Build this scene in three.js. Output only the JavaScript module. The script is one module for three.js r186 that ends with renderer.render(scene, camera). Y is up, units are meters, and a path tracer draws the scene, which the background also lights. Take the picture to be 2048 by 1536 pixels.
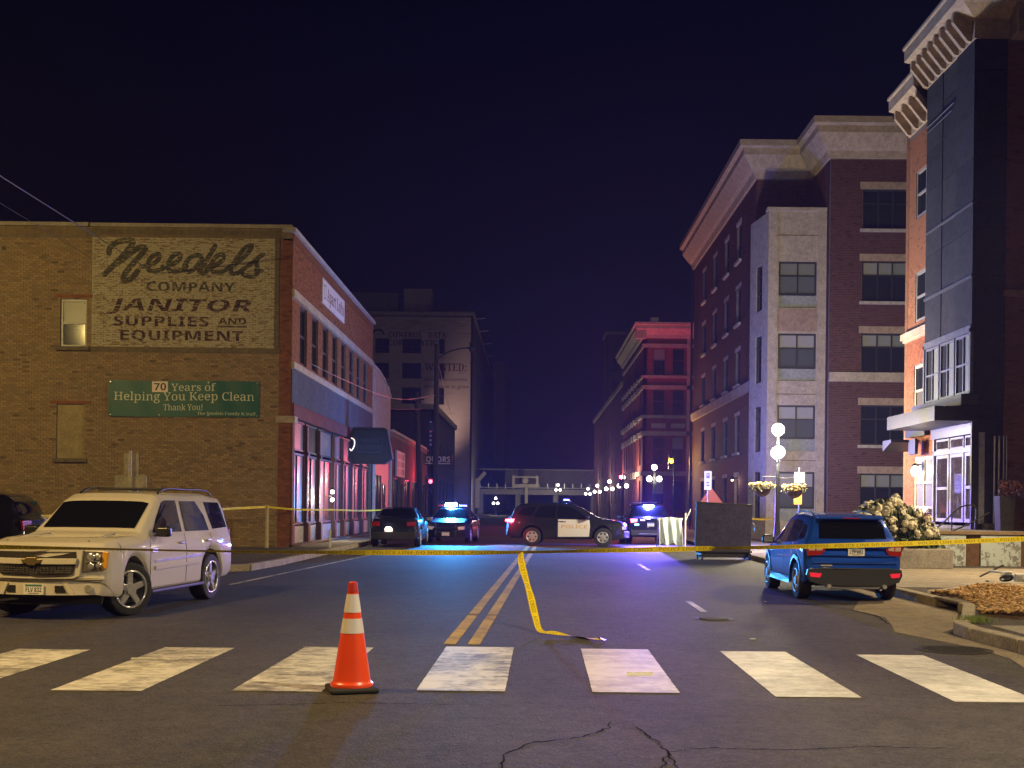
import * as THREE from 'three';
import { mergeGeometries, toCreasedNormals } from 'three/addons/utils/BufferGeometryUtils.js';
import { RoundedBoxGeometry } from 'three/addons/geometries/RoundedBoxGeometry.js';

// ---------------------------------------------------------------- camera, sky, moon, exposure, haze
const scene = new THREE.Scene();
const camera = new THREE.PerspectiveCamera(2 * Math.atan(1012 / 2400) * 180 / Math.PI, 2124 / 2024, 0.1, 1500);
camera.setViewOffset(2124, 2024, 0, 0, 2048, 1536);      // a level camera with a risen lens, looking straight down the street
camera.position.set(0, 1.55, 0);
camera.rotation.set(0, 0, 0.011);
camera.updateProjectionMatrix();

const renderer = new THREE.WebGLRenderer({ antialias: true });
renderer.toneMapping = THREE.LinearToneMapping;
renderer.toneMappingExposure = 1;
renderer.shadowMap.enabled = true;

{ // night sky: deep navy, a little bluer towards the horizon, the same all round
  const W = 64, H = 64, d = new Float32Array(W * H * 4);
  for (let j = 0; j < H; j++) {
    const el = Math.max(0, ((j + 0.5) / H - 0.5) * 2), k = Math.pow(1 - el, 2.2);
    for (let i = 0; i < W; i++) d.set([0.0005 + 0.0002 * k, 0.0007 + 0.0003 * k, 0.0012 + 0.003 * k, 1], (j * W + i) * 4);
  }
  const t = new THREE.DataTexture(d, W, H, THREE.RGBAFormat, THREE.FloatType);
  t.mapping = THREE.EquirectangularReflectionMapping; t.magFilter = THREE.LinearFilter; t.needsUpdate = true;
  scene.background = t; scene.environment = t;
}
const moon = new THREE.DirectionalLight(0xbfd0ff, 0.006);
moon.name = 'moon'; moon.position.set(-60, 120, 40); moon.castShadow = true;
Object.assign(moon.shadow.camera, { left: -120, right: 120, top: 120, bottom: -120, far: 400 });
moon.shadow.mapSize.set(2048, 2048);
scene.add(moon, moon.target);
const haze = (r, g, b) => new THREE.Color().setRGB(r, g, b);
scene.fog = new THREE.FogExp2(haze(0.36, 0.33, 1), 0.0008);

// ---------------------------------------------------------------- helpers
function rngOf(seed) { let a = seed >>> 0; return () => { a = (a + 0x6d2b79f5) | 0; let t = Math.imul(a ^ (a >>> 15), 1 | a); t = (t + Math.imul(t ^ (t >>> 7), 61 | t)) ^ t; return ((t ^ (t >>> 14)) >>> 0) / 4294967296; }; }
const rnd = rngOf(7);
const lerp = (a, b, t) => a + (b - a) * t, clamp = (x, a, b) => Math.min(b, Math.max(a, x));
const V = (x, y, z) => new THREE.Vector3(x, y, z);
const taken = new Map();
function numbered(n) { const k = taken.get(n) || 0; taken.set(n, k + 1); return k ? n + '_' + String(k).padStart(3, '0') : n; }
const rgb = (r, g, b) => new THREE.Color().setRGB(r, g, b);
function mat(c, roughness = 0.85, o = {}) {
  const P = o.clearcoat !== undefined || o.transmission !== undefined || o.sheen !== undefined || o.specularIntensity !== undefined ? THREE.MeshPhysicalMaterial : THREE.MeshStandardMaterial;
  return new P({ color: Array.isArray(c) ? rgb(...c) : c, roughness, ...o });
}
function plain(g) { // every geometry the same: no index, position, normal, uv
  let q = g.index ? g.toNonIndexed() : g;
  for (const k of Object.keys(q.attributes)) if (!['position', 'normal', 'uv'].includes(k)) q.deleteAttribute(k);
  if (!q.attributes.normal) q.computeVertexNormals();
  if (!q.attributes.uv) q.setAttribute('uv', new THREE.BufferAttribute(new Float32Array(q.attributes.position.count * 2), 2));
  q.morphAttributes = {}; q.clearGroups();
  return q;
}
const merge = (list) => (list.length === 1 ? plain(list[0]) : mergeGeometries(list.map(plain)));
function metricBoxUv(g) { // uv in metres, by the way each face points
  const p = g.attributes.position, n = g.attributes.normal, uv = g.attributes.uv;
  for (let i = 0; i < p.count; i++) {
    const ax = Math.abs(n.getX(i)), ay = Math.abs(n.getY(i)), az = Math.abs(n.getZ(i));
    if (ax >= ay && ax >= az) uv.setXY(i, p.getZ(i), p.getY(i));
    else if (ay >= az) uv.setXY(i, p.getX(i), p.getZ(i));
    else uv.setXY(i, p.getX(i), p.getY(i));
  }
  return g;
}
function bx(w, h, d, x = 0, y = 0, z = 0, r) { // box geometry, centred at x y z
  const g = plain(new THREE.BoxGeometry(w, h, d));
  if (r) g.applyMatrix4(new THREE.Matrix4().makeRotationFromEuler(new THREE.Euler(...r)));
  g.translate(x, y, z);
  return metricBoxUv(g);
}
const rb = (w, h, d, rad, x = 0, y = 0, z = 0, r) => {
  const g = plain(new RoundedBoxGeometry(w, h, d, 2, Math.min(rad, w / 2.01, h / 2.01, d / 2.01)));
  if (r) g.applyMatrix4(new THREE.Matrix4().makeRotationFromEuler(new THREE.Euler(...r)));
  g.translate(x, y, z);
  return metricBoxUv(g);
};
const cyl = (r0, r1, h, x = 0, y = 0, z = 0, seg = 16, r) => {
  const g = plain(new THREE.CylinderGeometry(r0, r1, h, seg));
  if (r) g.applyMatrix4(new THREE.Matrix4().makeRotationFromEuler(new THREE.Euler(...r)));
  return g.translate(x, y, z);
};
const sph = (r, x = 0, y = 0, z = 0, a = 18, b = 12, s) => { const g = plain(new THREE.SphereGeometry(r, a, b)); if (s) g.scale(...s); return g.translate(x, y, z); };
const tube = (pts, r, seg = 24, rad = 6) => plain(new THREE.TubeGeometry(new THREE.CatmullRomCurve3(pts.map((p) => (p.isVector3 ? p : V(...p)))), seg, r, rad));
const bar = (a, b, r, rad = 8) => { // straight rod
  const p = V(...a), q = V(...b), d = q.clone().sub(p), g = plain(new THREE.CylinderGeometry(r, r, d.length(), rad));
  g.applyQuaternion(new THREE.Quaternion().setFromUnitVectors(V(0, 1, 0), d.clone().normalize()));
  const m = p.add(q).multiplyScalar(0.5); return g.translate(m.x, m.y, m.z);
};
function extr(pts, depth, o = {}) { // extruded outline (x, y), from z = 0 to depth
  const s = new THREE.Shape(pts.map((p) => new THREE.Vector2(...p)));
  for (const h of o.holes || []) s.holes.push(new THREE.Path(h.map((p) => new THREE.Vector2(...p))));
  return plain(new THREE.ExtrudeGeometry(s, { depth, bevelEnabled: !!o.bevel, bevelSize: o.bevel || 0, bevelThickness: o.bevel || 0, bevelSegments: 2, curveSegments: o.curve || 8 }));
}
function mesh(name, geos, m, parent, o) {
  const g = Array.isArray(geos) ? merge(geos) : geos, r = new THREE.Mesh(g, m);
  r.name = parent ? name : numbered(name); r.castShadow = r.receiveShadow = true;
  if (o) Object.assign(r.userData, o);
  (parent || scene).add(r);
  return r;
}
function thing(name, label, category, [x, y, z] = [0, 0, 0], turn = 0, group) {
  const o = new THREE.Group(); o.name = numbered(name); scene.add(o);
  o.position.set(x, y, z); o.rotation.y = turn; o.userData = { label, category };
  if (group) o.userData.group = group;
  return o;
}
function tag(o, label, category, group) { o.userData = { ...o.userData, label, category }; if (group) o.userData.group = group; return o; }
const struct = (name, geos, m) => mesh(name, geos, m, null, { kind: 'structure' });
function beamIn(parent, color, intensity, from, to, angle, penumbra = 0.5, radius = 4) { // a lamp that throws its light one way
  const l = new THREE.SpotLight(color, intensity, 0, angle, penumbra); l.position.set(...from); l.target.position.set(...to); l.castShadow = true; l.shadow.radius = radius; l.name = 'beam'; parent.add(l, l.target); return l;
}
function lampIn(parent, color, intensity, x, y, z, radius = 4) {
  const l = new THREE.PointLight(color, intensity); l.position.set(x, y, z); l.castShadow = true; l.shadow.radius = radius; l.name = 'lamp'; parent.add(l); return l;
}
const glow = (c, k) => new THREE.MeshStandardMaterial({ color: rgb(0.6, 0.6, 0.6), emissive: rgb(...c), emissiveIntensity: k, roughness: 0.4 });

// a moulding swept along a plan line of (x, Z) with mitred corners; profile of (out, up); the outside lies to the right of travel
function sweep(profile, path, y) {
  const n = path.length, dir = (i) => { const a = path[i], b = path[i + 1], l = Math.hypot(b[0] - a[0], b[1] - a[1]); return [(b[0] - a[0]) / l, (b[1] - a[1]) / l]; };
  const nor = path.map((_, i) => { const a = dir(Math.max(0, i - 1)), b = dir(Math.min(n - 2, i)), p = [a[1], -a[0]], q = [b[1], -b[0]], m = [p[0] + q[0], p[1] + q[1]], d = 1 + p[0] * q[0] + p[1] * q[1]; return [m[0] / d, m[1] / d]; });
  const pos = [], at = (i, k) => [path[i][0] + nor[i][0] * profile[k][0], y + profile[k][1], -(path[i][1] + nor[i][1] * profile[k][0])];
  for (let i = 0; i < n - 1; i++) for (let k = 0; k < profile.length - 1; k++) { const a = at(i, k), b = at(i + 1, k), c = at(i + 1, k + 1), d = at(i, k + 1); pos.push(...a, ...b, ...c, ...a, ...c, ...d); }
  for (const i of [0, n - 1]) for (let k = 1; k < profile.length - 1; k++) { const t = [at(i, 0), at(i, k), at(i, k + 1)]; if (!i) t.reverse(); pos.push(...t.flat()); }
  const g = new THREE.BufferGeometry(); g.setAttribute('position', new THREE.BufferAttribute(new Float32Array(pos), 3)); g.computeVertexNormals(); g.setAttribute('uv', new THREE.BufferAttribute(new Float32Array((pos.length / 3) * 2), 2)); return metricBoxUv(g);
}
// ---------------------------------------------------------------- computed textures
function noise2(size, cells, seed) { // tiling value noise
  const r = rngOf(seed), g = Float32Array.from({ length: cells * cells }, r), out = new Float32Array(size * size);
  for (let y = 0; y < size; y++) for (let x = 0; x < size; x++) {
    const fx = (x / size) * cells, fy = (y / size) * cells, ix = Math.floor(fx), iy = Math.floor(fy), tx = fx - ix, ty = fy - iy;
    const sx = tx * tx * (3 - 2 * tx), sy = ty * ty * (3 - 2 * ty), a = (i, j) => g[((iy + j) % cells) * cells + ((ix + i) % cells)];
    out[y * size + x] = lerp(lerp(a(0, 0), a(1, 0), sx), lerp(a(0, 1), a(1, 1), sx), sy);
  }
  return out;
}
function fbm(size, list, seed) { // list of [cells, weight]
  const out = new Float32Array(size * size); let s = 0;
  list.forEach(([c, w], k) => { const n = noise2(size, c, seed + k * 17); s += w; for (let i = 0; i < out.length; i++) out[i] += n[i] * w; });
  for (let i = 0; i < out.length; i++) out[i] /= s;
  return out;
}
function texOf(size, f, srgb, repeat = 1) { // f(i, x, y) -> [r, g, b] in 0..1 or a grey number
  const d = new Uint8Array(size * size * 4);
  for (let i = 0; i < size * size; i++) { const c = f(i, i % size, Math.floor(i / size)), v = Array.isArray(c) ? c : [c, c, c]; for (let k = 0; k < 3; k++) d[i * 4 + k] = clamp(v[k] * 255, 0, 255); d[i * 4 + 3] = 255; }
  const t = new THREE.DataTexture(d, size, size); t.wrapS = t.wrapT = THREE.RepeatWrapping; t.magFilter = THREE.LinearFilter; t.minFilter = THREE.LinearMipmapLinearFilter; t.generateMipmaps = true;
  if (srgb) t.colorSpace = THREE.SRGBColorSpace;
  t.repeat.set(repeat, repeat); t.needsUpdate = true; return t;
}
const enc = (x) => (x <= 0.0031308 ? 12.92 * x : 1.055 * Math.pow(x, 1 / 2.4) - 0.055);
function canvasTex(w, h, draw) {
  const c = document.createElement('canvas'); c.width = w; c.height = h; draw(c.getContext('2d'), w, h);
  const t = new THREE.CanvasTexture(c); t.colorSpace = THREE.SRGBColorSpace; t.magFilter = THREE.LinearFilter; return t;
}
function fitText(c, s, x, y, w, h, font, weight = 'bold') { // text stretched into a box; y is its top
  c.save(); c.font = weight + ' 100px ' + font; const m = c.measureText(s); c.translate(x, y + h); c.scale(w / m.width, h / 73); c.textBaseline = 'alphabetic'; c.textAlign = 'left'; c.fillText(s, 0, 0); c.restore();
}
// grain shared by many materials: fine + coarse, around 1
const grain = fbm(512, [[256, 0.35], [64, 0.3], [16, 0.2], [5, 0.15]], 11);
const grainTex = texOf(512, (i) => enc(clamp(0.62 + (grain[i] - 0.5) * 0.75, 0, 1)), true, 0.5);
const grainBump = texOf(512, (i) => grain[i], false, 0.5);
const soft = (c, rough = 0.9, o = {}) => mat(c.map((v) => v / 0.62), rough, { map: grainTex, bumpMap: grainBump, bumpScale: 0.004, specularIntensity: 0.18, ...o });

// ---------------------------------------------------------------- materials shared by several things
const M = {
  steel: mat([0.35, 0.36, 0.38], 0.35, { metalness: 0.9 }), darkMetal: mat([0.02, 0.022, 0.025], 0.5), blackPaint: mat([0.012, 0.012, 0.014], 0.42),
  rubber: mat([0.016, 0.016, 0.017], 0.8), chrome: mat([0.72, 0.72, 0.74], 0.2, { metalness: 0.75 }), alloy: mat([0.5, 0.5, 0.52], 0.35, { metalness: 0.5 }),
  carGlass: mat([0.006, 0.007, 0.008], 0.06, { clearcoat: 1, clearcoatRoughness: 0.03 }), pane: mat([0.016, 0.019, 0.022], 0.09, { clearcoat: 0.6, clearcoatRoughness: 0.05 }),
  blind: soft([0.36, 0.36, 0.33], 0.9), stone: soft([0.38, 0.32, 0.24]), limestone: soft([0.46, 0.42, 0.35]), concrete: soft([0.27, 0.25, 0.22]), darkFrame: mat([0.03, 0.032, 0.03], 0.5),
  whitePaint: soft([0.62, 0.6, 0.56], 0.6), plastic: mat([0.02, 0.021, 0.023], 0.55), wood: soft([0.09, 0.065, 0.045]), mortar: soft([0.2, 0.17, 0.13], 0.95),
};

// ================================================================ GROUND
{
  // asphalt: fine aggregate, tar-dark binder, coarse worn patches
  const N = 2048, fine = fbm(N, [[1024, 0.55], [512, 0.45]], 31), mid = fbm(N, [[128, 0.5], [40, 0.3], [12, 0.2]], 57);
  const col = texOf(N, (i) => { const a = fine[i], s = a > 0.74 ? (a - 0.74) * 1.6 : 0, v = 0.06 + (a - 0.5) * 0.075 + (mid[i] - 0.5) * 0.045 + s * 0.15; return [enc(clamp(v * 1.12, 0.012, 1)), enc(clamp(v * 0.98, 0.012, 1)), enc(clamp(v * 0.82, 0.012, 1))]; }, true, 1 / 7);
  const bump = texOf(N, (i) => clamp(fine[i] * 0.8 + mid[i] * 0.2, 0, 1), false, 1 / 7);
  const asphalt = mat([1, 1, 1], 0.78, { map: col, bumpMap: bump, bumpScale: 0.012, vertexColors: true, specularIntensity: 0.6 });
  // one sheet out to beyond the last building; vertex tint = broad patches of older and newer surface
  const xs = [], zs = [], axis = (list, a, b, step) => { for (let v = a; v < b - 1e-6; v += step) list.push(v); };
  axis(xs, -220, -16, 8); axis(xs, -16, 16, 0.5); axis(xs, 16, 221, 8);
  axis(zs, -60, 4, 4); axis(zs, 4, 40, 0.5); axis(zs, 40, 120, 2); axis(zs, 120, 441, 10);
  const pos = [], nor = [], uv = [], tint = [], idx = [], nA = noise2(256, 40, 5), nB = noise2(256, 13, 6);
  for (const z of zs) for (const x of xs) {
    pos.push(x, 0, -z); nor.push(0, 1, 0); uv.push(x, z);
    const k = (((Math.floor(z * 3) % 256) + 256) % 256) * 256 + (((Math.floor(x * 5) % 256) + 256) % 256), t = 0.86 + (nA[k] - 0.5) * 0.34 + (nB[k] - 0.5) * 0.3;
    tint.push(t, t, t);
  }
  for (let j = 0; j < zs.length - 1; j++) for (let i = 0; i < xs.length - 1; i++) { const a = j * xs.length + i, b = a + xs.length; idx.push(a, a + 1, b, a + 1, b + 1, b); }
  const g = new THREE.BufferGeometry();
  for (const [k, v, n] of [['position', pos, 3], ['normal', nor, 3], ['uv', uv, 2], ['color', tint, 3]]) g.setAttribute(k, new THREE.BufferAttribute(new Float32Array(v), n));
  g.setIndex(idx);
  struct('road', g, asphalt);

  // paint: worn white and yellow thermoplastic with rubber-grey scuffs
  const wear = fbm(512, [[128, 0.22], [40, 0.26], [12, 0.3], [5, 0.22]], 91), streak = fbm(512, [[200, 0.5], [60, 0.5]], 95);
  const wornTex = (c, strength) => texOf(512, (i, x, y) => {
    const s = streak[Math.floor(y) * 512 + Math.floor(x / 6)], k = clamp((wear[i] * 0.72 + s * 0.28 - 0.47) * strength + 0.16, 0, 0.86);
    return c.map((v, q) => enc(lerp(v, [0.11, 0.1, 0.09][q], k)));
  }, true, 1);
  const stripeMat = mat([1, 1, 1], 0.62, { map: wornTex([0.64, 0.61, 0.55], 3.3), bumpMap: grainBump, bumpScale: 0.003 });
  const freshMat = mat([1, 1, 1], 0.6, { map: wornTex([0.66, 0.64, 0.59], 1.6), bumpMap: grainBump, bumpScale: 0.003 });
  const yellowMat = mat([1, 1, 1], 0.9, { map: wornTex([0.5, 0.35, 0.08], 2.0), specularIntensity: 0.2 });
  const lineMat = mat([1, 1, 1], 0.6, { map: wornTex([0.5, 0.49, 0.46], 5) });
  function marking(quad, y, seed, jag = 0.006) { // four corners (x, z), ragged long edges
    const r = rngOf(seed), pts = [];
    for (let k = 0; k < 4; k++) { const a = quad[k], b = quad[(k + 1) % 4], n = Math.max(2, Math.round(Math.hypot(b[0] - a[0], b[1] - a[1]) / 0.06)); for (let i = 0; i < n; i++) pts.push([lerp(a[0], b[0], i / n) + (r() - 0.5) * jag, lerp(a[1], b[1], i / n) + (r() - 0.5) * jag]); }
    const q = plain(new THREE.ShapeGeometry(new THREE.Shape(pts.map((p) => new THREE.Vector2(...p))))), u = q.attributes.uv, o = [r(), r()];
    for (let i = 0; i < u.count; i++) u.setXY(i, u.getX(i) * 0.22 + o[0], u.getY(i) * 0.22 + o[1]);
    q.rotateX(-Math.PI / 2); q.translate(0, y, 0); // (x, z) -> (x, 0, -z)
    return q;
  }
  const bars = [[-5.32, -4.57, 12.5, 9.75, 0], [-3.88, -3.14, 12.78, 9.8, 0], [-2.42, -1.68, 12.95, 9.88, 0], [-0.91, -0.17, 13.12, 10, 0], [0.56, 1.29, 13.06, 10.02, 1], [2.06, 2.77, 12.98, 9.88, 1], [3.48, 4.2, 12.8, 9.72, 1]];
  const where = ['cut off by the picture edge', 'with a pale twig lying on it', 'behind the traffic cone', 'below the end of the double yellow line', 'below the loose tape end', 'beyond the middle of the right lane', 'nearest the round manhole by the kerb'];
  bars.forEach(([a, b, far, near, fresh], i) => tag(mesh('crosswalk_stripe', marking([[a - 0.03, near], [b - 0.03, near], [b, far], [a, far]], 0.004, 300 + i), fresh ? freshMat : stripeMat), 'white painted crosswalk bar ' + where[i], 'road marking', 'crosswalk bars'));
  // double yellow centre line, drifting slightly right as it goes
  for (const [x0, w] of [[-1.02, 'left'], [-0.75, 'right']]) for (const [a, b] of [[13.35, 16.9], [17.02, 46]]) {
    const X = (z) => x0 + 0.06 + (z - 13.4) * 0.0245;
    tag(mesh('centre_line', marking([[X(a), a], [X(a) + 0.14, a], [X(b) + 0.14, b], [X(b), b]], 0.004, 400 + a + x0 * 10), yellowMat), (a < 14 ? 'short near length' : 'long far length') + ' of the ' + w + ' yellow centre line', 'road marking', 'double yellow centre line');
  }
  for (const [a, b, x, t] of [[17.9, 19.9, 2.6, 'nearer'], [29.5, 32.6, 2.92, 'farther']]) tag(mesh('lane_dash', marking([[x - 0.05, a], [x + 0.05, a], [x + 0.07, b], [x - 0.03, b]], 0.004, 480 + a), lineMat), t + ' short white lane dash in the right-hand lane', 'road marking', 'lane dashes');
  tag(mesh('edge_line', marking([[-5.72, 22.6], [-5.62, 22.6], [-4.75, 38], [-4.85, 38]], 0.004, 499), lineMat), 'thin white edge line running back from behind the white SUV', 'road marking');
  // cracks: tar-filled splits standing a little open
  const crackMat = mat([0.01, 0.009, 0.008], 1, { specularIntensity: 0.1 });
  function crack(pts, w, seed, label) {
    const r = rngOf(seed), line = [];
    for (let k = 0; k < pts.length - 1; k++) { const a = pts[k], b = pts[k + 1], n = Math.max(3, Math.round(Math.hypot(b[0] - a[0], b[1] - a[1]) / 0.05)); for (let i = 0; i < n; i++) line.push([lerp(a[0], b[0], i / n) + (r() - 0.5) * 0.035, lerp(a[1], b[1], i / n) + (r() - 0.5) * 0.035]); }
    const L = [], R = [];
    line.forEach((p, i) => { const q = line[Math.min(i + 1, line.length - 1)], o = line[Math.max(i - 1, 0)], d = Math.hypot(q[0] - o[0], q[1] - o[1]) || 1, k = w * (0.25 + r() * 0.75) * Math.min(1, i / 4, (line.length - 1 - i) / 4 + 0.1); L.push([p[0] - (q[1] - o[1]) / d * k, p[1] + (q[0] - o[0]) / d * k]); R.push([p[0] + (q[1] - o[1]) / d * k, p[1] - (q[0] - o[0]) / d * k]); });
    const q = plain(new THREE.ShapeGeometry(new THREE.Shape([...L, ...R.reverse()].map((p) => new THREE.Vector2(...p))))); q.rotateX(-Math.PI / 2); q.translate(0, 0.003, 0);
    tag(mesh('road_crack', q, crackMat), label, 'crack', 'cracks in the asphalt');
  }
  crack([[-0.16, 6.9], [-0.14, 7.5], [0.02, 7.85], [0.35, 8.05], [0.55, 8.4], [0.6, 8.75]], 0.012, 1, 'forked crack in the asphalt below the middle crosswalk bars');
  crack([[0.7, 6.8], [0.9, 7.6], [1.15, 7.75], [1.7, 7.7], [2.2, 7.85], [2.9, 7.8]], 0.009, 2, 'long thin crack running sideways below the right crosswalk bars');
  crack([[0.9, 7.0], [0.86, 7.9], [0.72, 8.6]], 0.008, 3, 'short crack running towards the loose tape end');
  crack([[-2.5, 9.1], [-1.4, 9.35], [-0.4, 9.3]], 0.009, 4, 'fine crack in the asphalt just below the traffic cone');
  crack([[3.4, 8.1], [3.9, 8.6], [4.6, 8.7]], 0.009, 5, 'fine crack below the bar nearest the round manhole');
  crack([[4.1, 20.2], [4.95, 18.6], [5.05, 17.4], [4.85, 16.2]], 0.016, 6, 'crack along the edge of the concrete gutter near the blue car');

  // manholes
  function manhole(x, z, r, label) {
    const t = thing('manhole_cover', label, 'manhole', [x, 0, -z], 0, 'manhole covers');
    const iron = soft([0.05, 0.045, 0.04], 0.55, { metalness: 0.4 });
    mesh('rim', [(() => { const q = plain(new THREE.RingGeometry(r * 0.9, r, 40)); q.rotateX(-Math.PI / 2); return q.translate(0, 0.007, 0); })()], iron, t);
    const lid = [cyl(r * 0.88, r * 0.88, 0.004, 0, 0.004, 0, 40)];
    for (let k = -4; k <= 4; k++) { const h = Math.sqrt(Math.max(0, 0.8 * 0.8 - (k / 5) ** 2)) * r; lid.push(bx(h * 1.9, 0.008, 0.025, 0, 0.009, (k / 5) * r)); }
    mesh('lid', lid, iron, t);
  }
  manhole(4.72, 13.35, 0.42, 'round iron manhole cover beside the kerb corner'); manhole(2.57, 16.75, 0.27, 'small iron manhole cover in the lane before the blue car');

  // scraps on the asphalt
  const scrap = (x, z, w, d, t, label) => { const r = rngOf(Math.round(x * 100)), o = []; for (let k = 0; k < 7; k++) { const a = (k / 7) * 6.28; o.push([Math.cos(a) * w * (0.6 + r() * 0.4), Math.sin(a) * d * (0.6 + r() * 0.4)]); } const q = extr(o, 0.006, { bevel: 0.002 }); q.rotateX(-Math.PI / 2); q.rotateY(t); const m = mesh('paper_scrap', q, M.whitePaint); m.position.set(x, 0.004, -z); tag(m, label, 'litter', 'scraps on the road'); };
  scrap(1.05, 11.2, 0.16, 0.012, 0.1, 'thin pale sliver between two crosswalk bars'); scrap(2.64, 14.2, 0.05, 0.02, 0.4, 'small white scrap in the right lane beyond the crosswalk'); scrap(3.55, 8.35, 0.04, 0.018, 0.2, 'small white scrap at the lower right of the road'); scrap(3.9, 19.9, 0.05, 0.02, 1, 'small white scrap behind the blue car');
  { const t = tag(mesh('twig', [tube([[-0.2, 0.02, 0], [-0.05, 0.025, 0.03], [0.1, 0.02, 0.015], [0.28, 0.018, 0.04]], 0.009, 16, 5), tube([[0.05, 0.022, 0.02], [0.12, 0.03, 0.07], [0.2, 0.02, 0.09]], 0.006, 8, 5)], M.whitePaint), 'pale twig lying on the second crosswalk bar', 'twig'); t.position.set(-3.68, 0, -11.7); }

  // ------------------------------------------------ kerbs and pavements
  const kerbMat = soft([0.31, 0.27, 0.2]), slabMats = [soft([0.3, 0.265, 0.21]), soft([0.27, 0.24, 0.19]), soft([0.33, 0.29, 0.23])], bedMat = soft([0.09, 0.08, 0.07]);
  function pavement(name, outline, h, m) { const q = extr(outline, h); q.rotateX(-Math.PI / 2); const p = q.attributes.position, u = q.attributes.uv; for (let i = 0; i < p.count; i++) u.setXY(i, p.getX(i) + p.getY(i), p.getZ(i)); return struct(name, q, m); }
  function kerbRun(name, line, parentMat) { // kerb stones laid end to end along a line of (x, z); the pavement lies to the right of travel
    const root = new THREE.Group(); root.name = numbered(name); root.userData.kind = 'structure'; scene.add(root);
    for (let k = 0; k < line.length - 1; k++) {
      const [x0, z0] = line[k], [x1, z1] = line[k + 1], L = Math.hypot(x1 - x0, z1 - z0), n = Math.max(1, Math.round(L / 2.2)), dir = Math.atan2(z1 - z0, x1 - x0);
      for (let i = 0; i < n; i++) {
        const s = mesh('kerb_stone', rb(L / n - 0.012, 0.3, 0.18, 0.025), parentMat, root), f = (i + 0.5) / n;
        s.position.set(lerp(x0, x1, f), 0.003 + (rnd() - 0.5) * 0.004, -lerp(z0, z1, f)); s.rotation.y = dir;
      }
    }
  }
  // right-hand side: bump-out at the crossing, storm inlet, then the straight kerb
  const right = [[7.6, 4], [5.6, 8.5], [5.45, 13.2], [5.36, 14.4], [5.42, 15.1], [5.75, 15.75], [6.62, 18.1], [6.62, 18.3]], far = [[6.62, 19.4], [6.62, 26], [6.75, 40], [7.3, 60], [8.2, 100]];
  pavement('pavement_right', [[60, 4], ...right.map(([x, z]) => [x + 0.08, z]), [6.95, 18.3], [6.95, 19.4], ...far.map(([x, z]) => [x + 0.08, z]), [9, 260], [60, 260]], 0.118, bedMat);
  kerbRun('kerb_right_near', right, kerbMat); kerbRun('kerb_right_far', far, kerbMat);
  { // storm inlet in the kerb
    const t = thing('storm_inlet', 'dark storm drain opening in the kerb beside the mulch bed', 'storm drain', [6.62, 0, -18.85]);
    mesh('hood', [rb(0.3, 0.05, 1.1, 0.02, 0.06, 0.138, 0)], soft([0.16, 0.13, 0.1]), t); mesh('cheek', [rb(0.3, 0.13, 0.05, 0.02, 0.06, 0.055, 0.53)], kerbMat, t); mesh('cheek', [rb(0.3, 0.13, 0.05, 0.02, 0.06, 0.055, -0.53)], kerbMat, t);
    mesh('throat', [bx(0.02, 0.1, 1.0, 0.19, 0.055, 0)], mat([0.008, 0.008, 0.008], 1), t);
  }
  // gutter apron: pale concrete patches against the asphalt
  const apron = (name, pts, y, label) => { const q = plain(new THREE.ShapeGeometry(new THREE.Shape(pts.map((p) => new THREE.Vector2(...p))))); q.rotateX(-Math.PI / 2); q.translate(0, y, 0); const m = struct(name, q, soft([0.22, 0.18, 0.125])); return m; };
  apron('gutter_apron', [[5.35, 8.6], [5.3, 13.2], [5.22, 15.2], [5.7, 15.9], [6.55, 18.2], [6.55, 26], [6.0, 26], [5.75, 22], [5.6, 20.4], [4.98, 18.5], [5.12, 17.3], [4.86, 16.1], [4.62, 15.2], [4.85, 14.3], [5.02, 13.5], [5.05, 12.6], [4.9, 11.9]], 0.004);
  // paving slabs, one by one
  const slabGeo = rb(1.49, 0.03, 1.49, 0.006);
  const rows = new THREE.Group(); rows.name = 'paving_right'; rows.userData.kind = 'structure'; scene.add(rows);
  for (let z = 22.8; z < 58; z += 1.5) for (let x = 7.55; x < 13.2; x += 1.5) { if (z > 30 && x > 9.6) continue; const s = mesh('paving_slab', slabGeo, slabMats[Math.floor(rnd() * 3)], rows); s.position.set(x, 0.119 + rnd() * 0.004, -z); }
  for (let z = 16.9; z < 22; z += 1.5) for (let x = 9.95; x < 13.2; x += 1.5) { const s = mesh('paving_slab', slabGeo, slabMats[Math.floor(rnd() * 3)], rows); s.position.set(x, 0.119 + rnd() * 0.004, -z); }
  for (let z = 9.6; z < 15.4; z += 1.5) for (let x = 6.45; x < 13.2; x += 1.5) { if (z > 15 && x < 6.5) continue; const s = mesh('paving_slab', slabGeo, slabMats[Math.floor(rnd() * 3)], rows); s.position.set(x, 0.119 + rnd() * 0.004, -z); }

  // mulch bed
  const bed = [[6.78, 20.3], [8.5, 22.1], [9.2, 22.0], [9.2, 17.0], [8.4, 16.15], [6.5, 15.9], [6.15, 16.35], [6.75, 18.2]];
  { const q = extr(bed, 0.03); q.rotateX(-Math.PI / 2); q.translate(0, 0.118, 0); struct('mulch_soil', q, soft([0.09, 0.055, 0.03])); }
  const inside = (x, z, poly) => { let c = false; for (let i = 0, j = poly.length - 1; i < poly.length; j = i++) { const [xi, zi] = poly[i], [xj, zj] = poly[j]; if (zi > z !== zj > z && x < ((xj - xi) * (z - zi)) / (zj - zi) + xi) c = !c; } return c; };
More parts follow.
